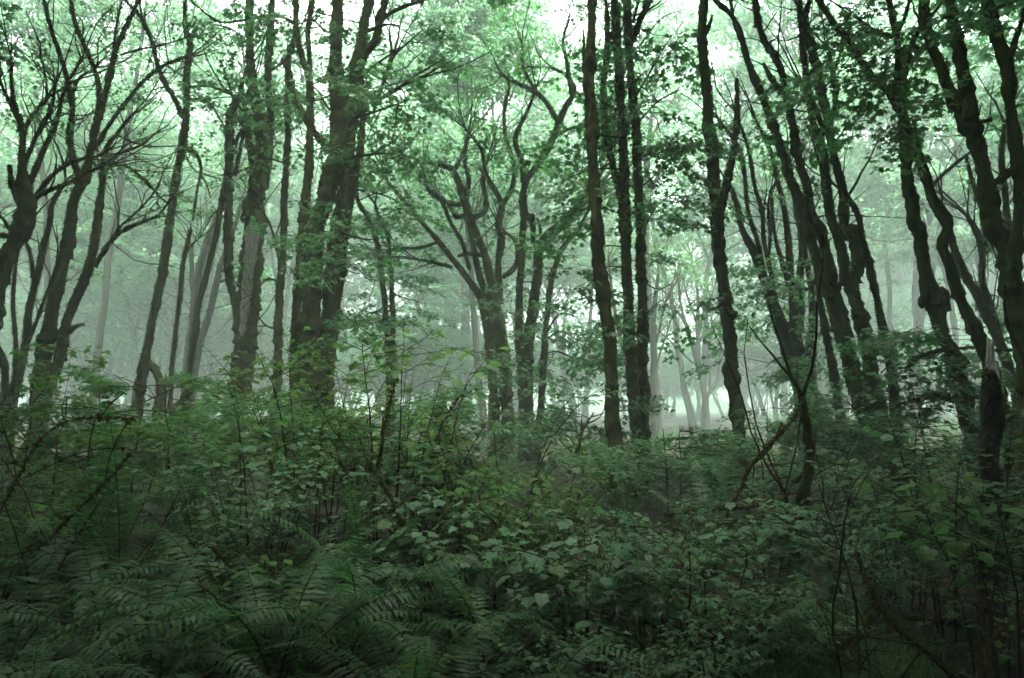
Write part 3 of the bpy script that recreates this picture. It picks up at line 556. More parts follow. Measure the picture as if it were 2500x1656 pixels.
traced_tree("moss-swollen trunk with a bulging mossy burl and elbow stub halfway up", 11, [
    ("g", "F 2030,1420,150 1985,1290,124 1975,1180,136 1930,1020,112 1915,930,130 1890,850,96 1850,780,92 1800,620,98 1760,520,120 1735,440,112 1715,330,84 1690,160,76 1675,50,78 C 1660,1450,86 1640,1290,92 1610,1150,74 1595,1000,70 1578,800,60 1580,650,44 1600,400,40 1640,290,34 1690,180,28"),
    ("s", "F 1800,520,70 1820,480,64 1850,540,52 1868,600,34"), ("s", "F 1720,500,50 1695,540,44 1700,585,24"), ("k", "C 1640,290,26 1700,310,20 1720,290,12")], crown=(6, 2.2), fuzz=260)

traced_tree("leaning maple with a high wide V fork, right of the trunk with a burl", 9.5, [
    ("g", "F 2260,1500,100 2200,1200,96 2150,1000,92 2100,850,88 2030,700,80 1960,550,70 1890,350,66 1830,150,66 C 1862,1450,74 1780,1300,78 1720,1100,56 1685,1000,76 1620,850,60 1560,700,60 1520,620,64 1450,550,46 1350,450,42 1250,280,38 1150,160,36 1060,20,34"),
    ("k", "C 1535,640,52 1545,450,48 1540,250,48 1510,100,42 1490,0,38"), ("k", "C 1540,230,24 1600,80,20 1620,0,16"), ("y", "C 1500,230,22 1420,200,20 1360,170,12")], crown=(14, 2.2), ext=(4, 6), bark=0,
    extra=[("C 1300,360,12 1250,420,9 1180,420,5", 5, -.4), ("C 1380,640,8 1340,700,7 1280,760,5", 4, -.5), ("C 1180,200,12 1100,260,9 1020,330,5", 5, -.5), ("F 2160,900,10 2080,780,8 2020,760,5", 5, -.4)])

traced_tree("largest right-hand maple, two thick mossy stems parting near the right frame edge", 9, [
    ("g", "F 2460,1560,190 2420,1250,170 2380,1000,156 2330,750,140 2275,420,132 2235,180,132 C 2180,1480,112 2130,1250,112 2060,950,112 1990,780,104 1930,690,76 1860,560,70 1810,400,66 1750,250,56 1720,100,60 1722,0,62"),
    ("k", "C 2015,760,84 2010,670,92 1965,480,76 1930,280,74 1900,150,70 1880,0,64"), ("s", "C 2060,780,34 2110,775,36 2145,765,30"),
    ("k", "F 2290,360,96 2300,150,90 2325,-80,80 C 2320,1100,80 2300,950,80 2270,700,76 2250,450,82 2220,330,80 2160,150,76 2110,0,58"), ("k", "C 2262,380,44 2300,250,36 2350,100,34 2380,0,28"), ("k", "C 2180,1160,48 2290,1080,46 2400,1000,36"), ("y", "C 2170,60,26 2250,20,22 2330,-30,16")], crown=(24, 2.3), ext=(4, 7), fuzz=240,
    extra=[("C 1700,100,12 1640,180,9 1600,260,5", 4, -.3), ("C 1880,100,12 1840,120,8 1780,60,5", 4, -.4)])

traced_tree("straight bare-trunked maple angling across behind the largest right-hand maple", 16, [
    ("g", "F 2400,1350,80 2300,1080,66 2150,720,66 2060,520,62 1985,380,60 1890,150,50 C 1880,1480,40 1830,1300,26"), ("k", "F 2230,920,40 2150,600,50 2090,450,50 2085,250,46 2030,60,36 C 1990,1380,24"), ("g", "F 2330,1500,60 2270,1000,56 2200,800,50 2160,650,40"), ("k", "C 2250,1560,50 2240,1300,46 2210,1000,40 2230,800,30"),
    ("k", "F 2080,360,26 2110,150,24 2150,-60,18"), ("y", "C 1760,1200,34 1830,1120,28 1900,1060,28 2010,975,22"), ("k", "C 1985,1000,24 2010,1120,28 2080,1340,32 2110,1480,36")], crown=(0, 0), bark=1, mossy=.6, extra=[("F 2140,500,12 2200,520,8 2260,560,5", 6, -.8), ("F 2200,820,12 2120,780,8 2060,720,5", 6, -.8), ("F 2250,1000,12 2200,1080,8 2120,1130,5", 6, -.9)])

stump = traced_tree("tall broken stump with a pale splintered top and dark rotten sides, wrapped in bramble", 5.2, [
    ("g s", "H 2205,900,118 2208,700,112 2212,400,110 2215,200,112 2205,120,96 F 2165,1330,160 2165,1200,156 2160,1080,140 2145,1000,96")], name="broken_stump", cat="stump", crown=(0, 0), bark=1, mossy=.5)
def splinters(tr):
    """the split pale top: slivers of wood standing on the broken rim"""
    base = np.array(tr.location); mb = MB()
    for u0, v0, u1, v1, wd in [(2130, 1120, 2128, 790, 52), (2150, 1100, 2152, 800, 40), (2110, 1090, 2106, 1000, 30), (2178, 1120, 2180, 930, 34), (2205, 1140, 2212, 1030, 30)]:
        P, Rd, _ = parse(f"F {u0},{v0},{wd} {(u0+u1)/2},{(v0+v1)/2},{wd*.9} {u1},{v1},{wd*.55}", 5.2 + rng.uniform(-.05, .04)); tube(mb, P, Rd, 7, 0, .05, 0, .006)
    mb.build("splintered_top", [WOOD], tr, base)['label'] = "pale grey splintered wood"
splinters(stump)

traced_tree("dark maple trunk low at the right frame edge, half hidden by bramble leaves", 6.5, [("g", "M 2330,1010,130 2330,800,130 2345,600,120 2370,300,110 2400,0,100")], crown=(0, 0), fuzz=120)
traced_tree("crooked thin dark maples tangled together at the left frame edge", 16, [
    ("g", "D 20,1200,50 35,1050,54 30,950,50 10,880,44 -30,820,36"), ("g", "D 60,1250,76 110,1050,70 160,850,56 190,550,50 230,400,50 280,200,46 320,30,40 A 330,1320,30 420,1150,22"), ("g", "D 90,1050,36 100,780,30 85,560,28 100,320,26 130,100,18"), ("k", "D 215,420,30 195,250,26 160,140,22 150,20,14"), ("k", "D 180,800,26 260,600,22 330,400,14")], crown=(0, 0), mossy=.6)
traced_tree("low mossy maple stems under the leaves left of the snag", 15.5, [("g n", "D 1000,1380,90 1020,1230,76 1030,1120,60 1000,1000,50 930,930,60"), ("g n", "D 850,1350,90 880,1150,80 910,1000,70 925,880,60"), ("s", "D 1060,1350,50 1140,1220,60 1180,1150,50 1240,1050,36")], crown=(0, 0))

# ------------------------------------------------------------------ the forest behind: maples grown once, then copied tree by tree
def grown_tree(seed, stems=3, H=(13, 18), lean=.22, n_limb=15, lo=.22, dens=.85, L=(2., 4.2)):
    reseed(seed); tr = thing("maple_tree", "", "tree"); leaves, tw = MB(), MB()
    for k in range(stems):
        a = 2 * math.pi * k / stems + rng.uniform(-.5, .5); l = rng.uniform(.04, lean); h = rng.uniform(*H)
        P, Rd = grow((.16 * math.cos(a), .16 * math.sin(a), -.2), (math.cos(a) * l, math.sin(a) * l, 1), h, rng.uniform(.11, .2), 10, .05, .07)
        Rd[0] *= 1.4; mb = MB(); tube(mb, P, Rd, 9, 0, .2, .7, .03); mb.build("trunk", [BARK_FAR], tr)
        crown_on(tw, leaves, P, Rd, 'far', n_limb, L, dens, lo, 1, 1.15, .12, 2., 3, elev=(.1, 1.1))
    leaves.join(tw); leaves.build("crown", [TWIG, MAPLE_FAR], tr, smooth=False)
    return tr
PROTO = [grown_tree(k, *a) for k, a in enumerate([(3, (14, 18), .22, 15, .36), (2, (15, 19), .16, 18, .36), (4, (12, 16), .32, 13, .42), (3, (15, 20), .25, 14, .38), (1, (15, 18), .12, 30, .3), (5, (10, 14), .42, 11, .4), (4, (4, 6.5), .5, 12, .05, 1.5), (3, (3.5, 5), .6, 12, .05, 1.5), (3, (15, 19), .2, 20, .42, 2.3, (2.5, 5.)), (2, (14, 17), .25, 26, .2, 2.3, (3., 6.))])]  # densest crowns are for the unseen shading trees added round the viewpoint
used = set()
def place_tree(k, x, y, s, rz, label, group):
    src = PROTO[k]
    if k not in used: used.add(k); o = src
    else:
        o = src.copy(); C.objects.link(o)
        for ch in src.children: c = ch.copy(); C.objects.link(c); c.parent = o
    o.location = (x, y, float(gz(x, y))); o.scale = (s, s, s * rng.uniform(.92, 1.1)); o.rotation_euler = (0, 0, rz); o['label'] = label; o['group'] = group
    TREE_XY.append((x, y))
def zone(x, y):
    px = 1250 + FPX * x / y
    side = "beyond the candelabra maple" if px < 420 else "left of the snag" if px < 800 else "left of the fan-shaped maple" if px < 1150 else "behind the misty clearing" if px < 1500 else "behind the burl-ringed pole" if px < 1850 else "behind the five-trunk clump" if px < 2150 else "beyond the right-hand pair"
    far = "leafy maple softened by mist" if y < 30 else "pale maple half lost in mist" if y < 46 else "ghostly maple dissolving in mist"
    return f"{far}, {side}", f"{'nearer' if y < 30 else 'middle' if y < 46 else 'farthest'} misty maples {side}"
def scatter_trees():
    reseed('scatter')
    pts = []
    def try_at(x, y, dmin, ok=lambda x, y: True):
        if not ok(x, y): return False
        if any((x - a) ** 2 + (y - b) ** 2 < dmin ** 2 for a, b in pts): return False
        if any((x - a) ** 2 + (y - b) ** 2 < 2.0 ** 2 for a, b in TREE_XY): return False
        pts.append((x, y)); return True
    bands = [(30, 38, 4.6, 5), (38, 50, 4.8, 9), (50, 68, 5., 15), (68, 105, 6., 40)]
    for y0, y1, dm, n in bands:
        c = 0
        for _ in range(3000):
            y = rng.uniform(y0, y1); x = rng.uniform(-1, 1) * (.80 * y + 3); px = 1250 + FPX * x / y
            clear = (y < 52 and 1330 < px < 1560) or (y < 33 and 1250 < px < 1800) or (y < 36 and 250 < px < 400)
            if not clear and try_at(x, y, dm):
                l, g = zone(x, y); place_tree(int(rng.choice([0, 1, 2, 3, 4, 5])), x, y, (.70 + .0165 * min(y, 60)) * rng.uniform(.85, 1.2), rng.uniform(0, 6.28), l, g); c += 1
                if c >= n: break
    reseed('low'); c = 0                                    # low bushy maples that close the view between the far trunks
    for _ in range(4000):
        y = 40 + 46 * rng.random(); x = rng.uniform(-1, 1) * (.80 * y + 3); px = 1250 + FPX * x / y
        if (y < 56 and 1050 < px < 1800) or not try_at(x, y, 3.0): continue
        l, g = zone(x, y); place_tree(int(rng.choice([6, 7])), x, y, rng.uniform(.8, 1.25), rng.uniform(0, 6.28), l.replace("maple", "low bushy maple", 1), "low " + g); c += 1
        if c >= 75: break
    reseed('round'); c = 0                                                   # unseen trees added round the photographer to shade the foreground, with a gap for top light
    for _ in range(14000):
        y = rng.uniform(-34, 13); x = rng.uniform(-32, 32)
        if (abs(x) > .78 * y + 5.5 or y < -3.5) and (x - 1.5) ** 2 + (y - 10) ** 2 > 108 and x * x + y * y > 9 and try_at(x, y, 3.1 if y > -12 else 4.5):
            place_tree(8 if y > -9 else 9, x, y, rng.uniform(.95, 1.2), rng.uniform(0, 6.28), "unseen maple beside or behind the viewpoint, its crown added to shade the foreground", "unseen shading maples round the viewpoint"); c += 1
            if c >= 130: break
scatter_trees()

def far_wood():
    """the wood beyond sixty trees deep reads as one mass of pale leaves"""
    mb = MB(); k = 3000; y = rng.uniform(125, 190, k); x = rng.uniform(-1, 1, k) * (.8 * y + 4); h = 12 + 6 * np.sin(x * .21) * np.sin(x * .083 + 2) + rng.normal(0, 1.5, k)
    z = rng.random(k) * np.maximum(h, 3) + .3; a = rng.uniform(0, 6.28, k)
    put_sprays(mb, 'far', np.stack([x, y, z], 1), np.stack([np.cos(a), np.sin(a), rng.uniform(-.4, .6, k)], 1), 4.)
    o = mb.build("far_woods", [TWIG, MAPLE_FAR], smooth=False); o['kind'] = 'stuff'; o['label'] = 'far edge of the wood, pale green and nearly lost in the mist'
far_wood()

# ------------------------------------------------------------------ undergrowth: ferns, brambles, saplings, fallen wood
reseed('under')
def frond_mesh(e0, e1, n=36, L=1.0, wid=.105):
    mb = MB(); t = np.linspace(0, 1, 14); el = e0 + (e1 - e0) * t ** 1.3; sw = rng.uniform(-.25, .25)
    d = np.stack([np.cos(el), sw * t * np.cos(el), np.sin(el)], 1); P = np.concatenate([[np.zeros(3)], np.cumsum(d[:-1] * L / 13, axis=0)])
    tube(mb, P, .0045 * (1.05 - t), 4, 0)
    u = np.repeat(.10 + .89 * (np.arange(n) + .5) / n, 2) + rng.normal(0, .003, 2 * n); sg = np.tile([-1, 1], n)
    p = np.stack([np.interp(u, t, P[:, k]) for k in range(3)], 1); T = unit(np.stack([np.interp(u, t, d[:, k]) for k in range(3)], 1))
    S = unit(np.cross(T, (0, 0, 1.))) * sg[:, None]; U = unit(np.cross(S * sg[:, None], T))
    l = wid * np.minimum(1, (u + .12) * 2.2) * (1 - u ** 3 * .93) * rng.uniform(.88, 1.08, 2 * n)
    dr = rng.normal(-.22, .10, 2 * n)[:, None]
    D = unit(S + T * .28 + U * dr); w_ = T * (.5 * .0205 * L); fold = U * .004
    V = np.stack([p - w_ * .5, p + D * l[:, None] * .35 - w_ * .9 + fold, p + D * l[:, None] + U * (dr * l[:, None] * .4), p + D * l[:, None] * .35 + w_ + fold, p + w_ * .6], 1)
    i = (np.arange(2 * n) * 5)[:, None]; mb.add(V.reshape(-1, 3), tris=np.concatenate([i + [0, 1, 3], i + [1, 2, 3], i + [0, 3, 4]]), m=1)
    return mb.mesh("frond", [TWIG, FERN], smooth=False)
FRONDS = [frond_mesh(a, b) for a, b in [(1.35, .8), (1.3, .2), (1.25, -.5), (1.15, -1.), (1.0, -.7), (.85, -1.), (.65, -.5)]]

def cane_mesh(kind, leafm, lean, n=11, Lc=1.):
    mb = MB(); t = np.linspace(0, 1, 9); a = rng.uniform(-.4, .4); el = 1.5 - lean * t ** 1.4
    d = np.stack([np.cos(el), a * t * np.cos(el), np.sin(el)], 1); P = np.concatenate([[np.zeros(3)], np.cumsum(d[:-1] * Lc / 8, axis=0)]) + rng.normal(0, .006, (9, 3)) * t[:, None]
    tube(mb, P, .0075 * (1.1 - t) * Lc ** .5, 4, 0); n = int(n * (.5 + .5 * Lc))
    pos, fw, nm, sz = [], [], [], []
    shoots = [(P, d, np.linspace(.32, 1, n + 3))]
    for k in range(int(5 * Lc)):
        u = rng.uniform(.35, .9); p0 = np.array([np.interp(u, t, P[:, j]) for j in range(3)]); az = rng.uniform(0, 6.28); l = rng.uniform(.22, .42)
        dd = np.array([math.cos(az), math.sin(az), rng.uniform(.1, .7)]); Q, q = grow(p0, dd, l, .004, 5, .0, .1); tube(mb, Q, q, 3, 0); shoots.append((Q, np.gradient(Q, axis=0), np.linspace(.4, 1, 5)))
    for Q, dq, us in shoots:
        tt = np.linspace(0, 1, len(Q))
        for j, u in enumerate(us):
            p = np.array([np.interp(u, tt, Q[:, k]) for k in range(3)]); az = math.atan2(dq[-1][1], dq[-1][0]) + (1 if j % 2 else -1) * rng.uniform(.5, 1.6) * (1.1 - .6 * u)
            f = np.array([math.cos(az), math.sin(az), rng.uniform(-.35, .15)]); pl = rng.uniform(.05, .11) if kind == 'thimble' else rng.uniform(.04, .07)
            tip = p + f * pl + (0, 0, .02); tube(mb, np.stack([p, tip]), np.array([.0022, .0016]), 3, 0)
            s = rng.uniform(.055, .105) * (1.05 - .45 * (u > .93)); up = np.array([rng.normal(0, .2), rng.normal(0, .2), 1])
            f2 = f * (1, 1, 1) + (0, 0, rng.uniform(-.4, .05))
            if kind == 'thimble': pos.append(tip); fw.append(f2); nm.append(up); sz.append(s)
            else:
                for da, k in ((0, 1.), (1.15, .78), (-1.15, .78)):
                    a2 = az + da + rng.normal(0, .1); pos.append(tip); fw.append((math.cos(a2), math.sin(a2), f2[2] + rng.normal(0, .12))); nm.append(up + rng.normal(0, .15, 3)); sz.append(s * .72 * k)
    put_leaves(mb, LEAF_THIMBLE if kind == 'thimble' else LEAF_OVATE, np.array(pos), np.array(fw), np.array(nm), np.array(sz), 1)
    return mb.mesh("cane", [TWIG, leafm], smooth=False)
CANES = {'thimble': [cane_mesh('thimble', BERRY, l) for l in (.5, .9, 1.3, .7, 1.1, 1.5)], 'salmon': [cane_mesh('salmon', BERRY, l, 12) for l in (.5, .9, 1.3, .7, 1.1, 1.5)],
         'lime': [cane_mesh('thimble', LIME, l) for l in (.5, .9, 1.2, .7)], 'limesalmon': [cane_mesh('salmon', LIME, l, 12) for l in (.6, 1., 1.3)]}
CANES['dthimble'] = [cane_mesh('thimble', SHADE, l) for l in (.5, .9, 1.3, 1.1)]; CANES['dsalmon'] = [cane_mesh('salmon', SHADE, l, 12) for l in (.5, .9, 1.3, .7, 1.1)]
for k_, m_ in (('thimble', BERRY), ('salmon', BERRY), ('lime', LIME), ('limesalmon', LIME), ('dthimble', SHADE), ('dsalmon', SHADE)):
    CANES['tall_' + k_] = [cane_mesh('salmon' if 'salmon' in k_ else 'thimble', m_, l, 12, 2.) for l in (.35, .6, .9, 1.2)]

def fern(x, y, s, n, label, group, lo=0):
    reseed(label + str(x)); o = thing("sword_fern", label, "fern", (x, y, float(gz(x, y)) - .01), group, rng.uniform(0, 6.28))
    for k in range(n):
        f = bpy.data.objects.new("frond", FRONDS[int(rng.integers(lo, len(FRONDS)))]); C.objects.link(f); f.parent = o; q = s * (1.5 if y < 4.6 else 1.42) * rng.uniform(.72, 1.12)
        f.scale = (q, q, q); f.rotation_euler = (rng.normal(0, .12), rng.normal(0, .10), 2 * math.pi * (k + rng.uniform(-.3, .3)) / n)
def shrub(kind, x, y, s, n, label, group, name="bramble_bush", cat="bush"):
    reseed(label + str(x)); o = thing(name, label, cat, (x, y, float(gz(x, y)) - .02), group, rng.uniform(0, 6.28))
    for k in range(n):
        lib = CANES[kind if s < 1.15 else 'tall_' + kind]; f = bpy.data.objects.new("cane", lib[int(rng.integers(0, len(lib)))]); C.objects.link(f); f.parent = o; q = s * rng.uniform(.7, 1.1)
        q = q if s < 1.15 else q * .5; lq = q
        f.scale = (lq, lq, q); a = 2 * math.pi * (k + rng.uniform(-.4, .4)) / n; f.location = (.12 * s * math.cos(a), .12 * s * math.sin(a), 0); f.rotation_euler = (0, 0, a + rng.normal(0, .4))
def X(px, d): return (px - 1250) / FPX * d * 1.0

def sapling_proto(leafm, h, nb, kind='flat', sc_=1., blen=(.5, 1.2)):
    sc_ *= .8; tr = thing("maple_sapling", "", "sapling"); st, lv = MB(), MB()
    for k in range(2):
        P, Rd = grow((rng.normal(0, .06), rng.normal(0, .06), -.05), (rng.normal(0, .22), rng.normal(0, .22), 1), h * rng.uniform(.75, 1.05), .016, 9, .05, .12); tube(st, P, Rd, 5, 0)
        for j in range(nb):
            u = rng.uniform(.35, 1) * (len(P) - 1); i = min(int(u), len(P) - 2); p = P[i] + (P[i + 1] - P[i]) * (u - i); a = rng.uniform(0, 6.28)
            Q, q = grow(p, (math.cos(a), math.sin(a), rng.uniform(0, .5)), rng.uniform(*blen), .007, 6, -.03, .1); tube(st, Q, q, 4, 0)
            for x in (2, 3, 3, 4, 5, 5): 
                az = a + rng.choice([-1, 1]) * rng.uniform(.2, .9); put_sprays(lv, kind, Q[x], (math.cos(az), math.sin(az), rng.uniform(-.12, .08)), sc_ * .62)
    st.build("stem", [TWIG], tr); lv.build("crown", [TWIG, leafm], tr, smooth=False); return tr
SAP = [sapling_proto(MAPLE, 2.1, 7), sapling_proto(MAPLE, 2.5, 8), sapling_proto(LIME, 2.0, 5, 'flat', 1.15), sapling_proto(BERRY, 1.7, 7), sapling_proto(LIME, 2.4, 5, 'near', .9)]
sap_used = set()
def sapling(k, x, y, s, label, group):
    if k not in sap_used: sap_used.add(k); o = SAP[k]
    else:
        o = SAP[k].copy(); C.objects.link(o)
        for ch in SAP[k].children: c = ch.copy(); C.objects.link(c); c.parent = o
    o.location = (x, y, float(gz(x, y))); o.scale = (s, s, s); o.rotation_euler = (0, 0, rng.uniform(0, 6.28)); o['label'] = label
    if group: o['group'] = group
    elif 'group' in o: del o['group']

def bare_shrub(x, y, h, n, label, seed_branch=4):
    reseed(label); o = thing("bare_shrub", label, "shrub", (x, y, float(gz(x, y))))
    for k in range(n):
        mb = MB(); a = rng.uniform(0, 6.28); P, Rd = grow((.05 * math.cos(a), .05 * math.sin(a), -.03), (.35 * math.cos(a), .35 * math.sin(a), 1), h * rng.uniform(.7, 1.1), .010, 9, -.02, .12); tube(mb, P, Rd, 4, 0)
        for j in range(seed_branch * 2):
            i = rng.integers(2, 9); b = rng.uniform(0, 6.28); Q, q = grow(P[i], (math.cos(b), math.sin(b), rng.uniform(.1, 1)), rng.uniform(.25, .8), Rd[i] * .6, 6, .0, .28); tube(mb, Q, q, 3, 0)
            for _ in range(2): S, s_ = grow(Q[rng.integers(2, 6)], (rng.normal(), rng.normal(), rng.uniform(0, .8)), rng.uniform(.1, .35), .003, 4, 0, .25); tube(mb, S, s_, 3, 0)
        mb.build("stem", [TWIG], o)

def put_undergrowth():
    occ = []
    def S(kind, px, d, s, n, label, name="bramble_bush"): shrub(kind, X(px, d), d, s * ((1.22 if px < 1150 else 1.1) if s > 1.15 else 1.0), int(n * 1.3), label, None, name); occ.append((X(px, d), d, .5))
    # ---- bushes the photo lets one point to
    S('thimble', 640, 5.5, 1.42, 9, "bright pale-leaved thimbleberry bush standing out below the huge clustered trunk", "thimbleberry_bush")
    S('thimble', 560, 5.2, 1.15, 6, "lower thimbleberry bush with hanging pale leaves, left of the bright pale-leaved one", "thimbleberry_bush")
    S('lime', 960, 7.3, 2.15, 8, "tall yellow-green bush with broad leaves, in front of the pair of thin parallel poles")
    S('thimble', 1010, 6.6, 1.75, 6, "fresh green bush among bare brown twigs, beneath the pair of thin parallel poles")
    S('limesalmon', 770, 7.2, 2.1, 7, "yellow-green bush with spreading leaf fans before the foot of the huge clustered trunk")
    S('lime', 1190, 5.8, 1.5, 8, "vivid yellow-green bush glowing at the edge of the misty clearing", "thimbleberry_bush")
    S('limesalmon', 1310, 5.6, 1.22, 9, "bright green bush with smaller leaves, right beside the vivid yellow-green one")
    S('thimble', 1090, 5.2, 1.12, 8, "soft green bush at the right end of the dark fern bank")
    S('salmon', 1220, 8.2, 2.3, 5, "thin-stemmed tall bush with drooping leaves crossing the broad fan-shaped maple's trunk")
    S('thimble', 1420, 4.6, 1.02, 10, "big mounded bramble bush right of the dark hollow among the ferns", "thimbleberry_bush")
    S('salmon', 1560, 4.7, 1.0, 9, "bramble bush with large three-part leaves below the lone shaggy mossy trunk")
    S('salmon', 1760, 4.1, .78, 9, "low bramble bush with pointed leaves below the bare burl-ringed pole")
    S('salmon', 1920, 4.2, .72, 8, "low bramble bush below the hooked mossy sapling")
    S('salmon', 1700, 3.7, .62, 9, "small pale bramble bush rising from the grass at the bottom")
    S('thimble', 1860, 5.6, 1.0, 9, "bramble bush with layered pale leaves, left of the hooked mossy sapling's foot")
    S('thimble', 2330, 4.9, 1.45, 9, "large-leaved bramble bush wrapped about the tall broken stump", "thimbleberry_bush")
    S('thimble', 2470, 5.2, 1.4, 7, "bramble bush with broad leaves at the right frame edge, beside the broken stump")
    S('thimble', 2170, 5.6, 1.2, 9, "bluish-green bramble bush under the foot of the five-trunk clump", "thimbleberry_bush")
    S('lime', 2400, 4.1, 1.1, 6, "yellow-green bramble shoots across the broken stump's middle")
    S('salmon', 2090, 4.9, 1.0, 9, "dense dark bramble bush above the fallen crossed poles")
    S('thimble', 1330, 3.9, .5, 7, "low yellow-green herb clump at the bottom, right of the dark ferns")
    S('salmon', 1520, 3.6, .42, 8, "very low bramble clump at the bottom edge, left of the small pale bramble bush")
    S('lime', 560, 4.6, .7, 5, "small bright seedling bush in the dark below the thimbleberry bush")
    for px, d, k, s, l in [(300, 8.5, 0, 1.02, "dark-leaved maple sapling before the mossy two-stemmed maple's right side"), (450, 9, 1, .92, "maple sapling carrying wide flat bluish leaf tiers, left of the snag's foot"), (560, 9.4, 0, 1.05, "maple sapling with flat leaf tiers, in front of the snag's foot"),
                           (650, 8.8, 1, .86, "maple sapling with flat leaf tiers, between the snag and the huge clustered trunk"), (390, 10.5, 0, 1.1, "maple sapling tucked behind the wide flat tiers at the left"), (170, 6.4, 4, .86, "sparse sapling with big bright drooping leaves near the left edge"), (330, 6.8, 2, .86, "sparse yellow-green sapling over the left ferns"),
                           (40, 7.4, 4, .95, "sapling with large pale leaves at the left frame edge"), (1900, 10.2, 1, .86, "sapling holding flat leaf tiers against the grey clump of trunks"), (1830, 9.2, 3, .95, "low spreading sapling at the foot of the burl-ringed pole"), (2060, 10.5, 1, .8, "sapling before the five-trunk clump's base"),
                           (2250, 9.2, 3, 1.05, "leafy sapling between the five-trunk clump and the burled trunk's foot"), (2140, 11.5, 0, .95, "sapling in the bright gap right of the five-trunk clump"), (1640, 8.8, 3, .9, "spreading sapling low between the shaggy trunk and the burl-ringed pole"), (1720, 10, 3, .95, "sapling hugging the burl-ringed pole's left side"),
                           (1170, 8.4, 0, .84, "sapling with pale leaf tiers in front of the broad fan-shaped maple"), (900, 9.5, 1, .9, "sapling in the tangle under the pair of thin parallel poles"), (1400, 11.5, 3, 1., "pale sapling in the clearing beside the leaning dead stem"), (720, 10.5, 2, 1., "yellow-green sapling at the left foot of the huge clustered trunk")]:
        sapling(k, X(px, d), d, s * 1.08, l, None); occ.append((X(px, d), d, .4))
    for px, d, h, n, l in [(1010, 7.2, 2.3, 7, "bare brown twiggy shrub standing against the mist, left of the broad fan-shaped maple"), (880, 6.6, 1.5, 6, "bare dark canes rising from the fern bank"), (1120, 6.4, 1.5, 5, "bare arching twigs before the clearing"), (60, 4.6, 1.6, 3, "bare dark twigs across the left frame edge"), (260, 5.0, 1.5, 3, "bare thin branches over the left ferns"),
                           (2060, 3.6, 1.2, 4, "bare dark canes above the crossed poles"), (1700, 4.2, 1., 4, "bare thin canes in the grass"), (2440, 3.7, 1.5, 3, "bare twigs before the broken stump"), (1980, 8, 1.9, 4, "bare arching twigs left of the five-trunk clump"), (640, 4.7, .9, 5, "bare brown stems under the bright thimbleberry bush")]:
        bare_shrub(X(px, d), d, h, n, l)
    # ---- ferns
    for px, d, s, n, lo, l in [(700, 3.75, .95, 13, 2, "large dark sword fern with arching fronds, centre of the dark fern bed"), (1010, 3.4, .80, 11, 2, "sword fern with one broad pale arching frond near the bottom middle"), (130, 3.3, .85, 11, 2, "sword fern spreading a long pale frond along the bottom left corner"), (430, 3.6, .82, 12, 2, "sword fern between the corner fern and the large central fern"),
                               (320, 5.1, 1.15, 14, 0, "tall upright sword fern left of the bright thimbleberry bush"), (210, 5.4, 1.15, 12, 0, "upright sword fern under the bare slanting branches at the left"), (900, 5.4, 1.15, 14, 0, "tall sword fern in the dark bank below the bare canes"), (800, 5.7, 1.15, 13, 0, "upright sword fern left of the dark canes' foot"), (1000, 4.9, 1.05, 13, 2, "dark sword fern on the right end of the fern bank"),
                               (40, 5.6, 1.3, 14, 0, "very tall sword fern at the left frame edge"), (170, 6.7, 1.25, 13, 0, "sword fern with fronds standing before the two-stemmed mossy maple"), (60, 4.2, 1., 13, 2, "dark sword fern low at the left edge"), (1260, 6.1, .9, 12, 1, "pale sword fern beside the mossy log in the clearing's edge"), (1190, 4.3, .8, 11, 2, "sword fern with dark comb-like drooping frond, right of the central ferns"),
                               (1300, 3.3, .55, 8, 3, "small pale fern at the bottom, right of the bottom middle"), (560, 4.3, .9, 12, 2, "sword fern behind the large central fern"), (860, 4.1, .9, 12, 2, "sword fern with fine pale comb of leaflets, right behind the large central fern"), (290, 4.2, .85, 11, 2, "sword fern in the deepest shade at lower left"), (800, 3.15, .6, 9, 2, "sword fern cut by the bottom edge left of the middle"), (1150, 3.15, .55, 9, 2, "low fern cut by the bottom edge right of the middle")]:
        fern(X(px, d), d, s, n, l, None, lo); occ.append((X(px, d), d, .35))
    # ---- the tangle in between
    def free(x, y, r):
        return all((x - a) ** 2 + (y - b) ** 2 > (r + c) ** 2 for a, b, c in occ)
    def nm(px): return "at the left" if px < 480 else "left of the middle" if px < 950 else "in the middle" if px < 1450 else "right of the middle" if px < 1950 else "at the right"
    for it in range(2600):
        reseed(it)
        y = 4.2 + 26 * rng.random() ** 1.7; x = rng.uniform(-1, 1) * (.76 * y + .6); px = 1250 + FPX * x / y
        if px < 1150 and y < 4.9: continue
        if not free(x, y, .37 + .026 * y): continue
        occ.append((x, y, .22 + .028 * y)); u = rng.random()
        dist = "close" if y < 7.5 else "farther back" if y < 14 else "misty and distant"
        if px < 980 and 4.9 < y < 8 and u < .62: fern(x, y, rng.uniform(.8, 1.15), int(rng.integers(9, 13)), f"sword fern filling the fern bed {nm(px)}, {dist}", f"filler ferns {nm(px)}, {dist}")
        elif u < .12: fern(x, y, rng.uniform(.7, 1.), 10, f"sword fern among the brambles {nm(px)}, {dist}", f"ferns among brambles {nm(px)}, {dist}")
        else:
            k = rng.choice(['thimble', 'salmon', 'dthimble', 'dsalmon', 'limesalmon', 'dsalmon'] if y > 6.5 else ['dthimble', 'salmon', 'dsalmon', 'dsalmon', 'dsalmon']); hh = (.8 + .05 * min(y, 12)) * (.95 + .38 * math.sin(x * 1.1 + 2) * math.cos(y * .8 + x * .3))
            if 1120 < px < 1850 and y > 7: hh *= .5
            elif y > 6: hh *= .85
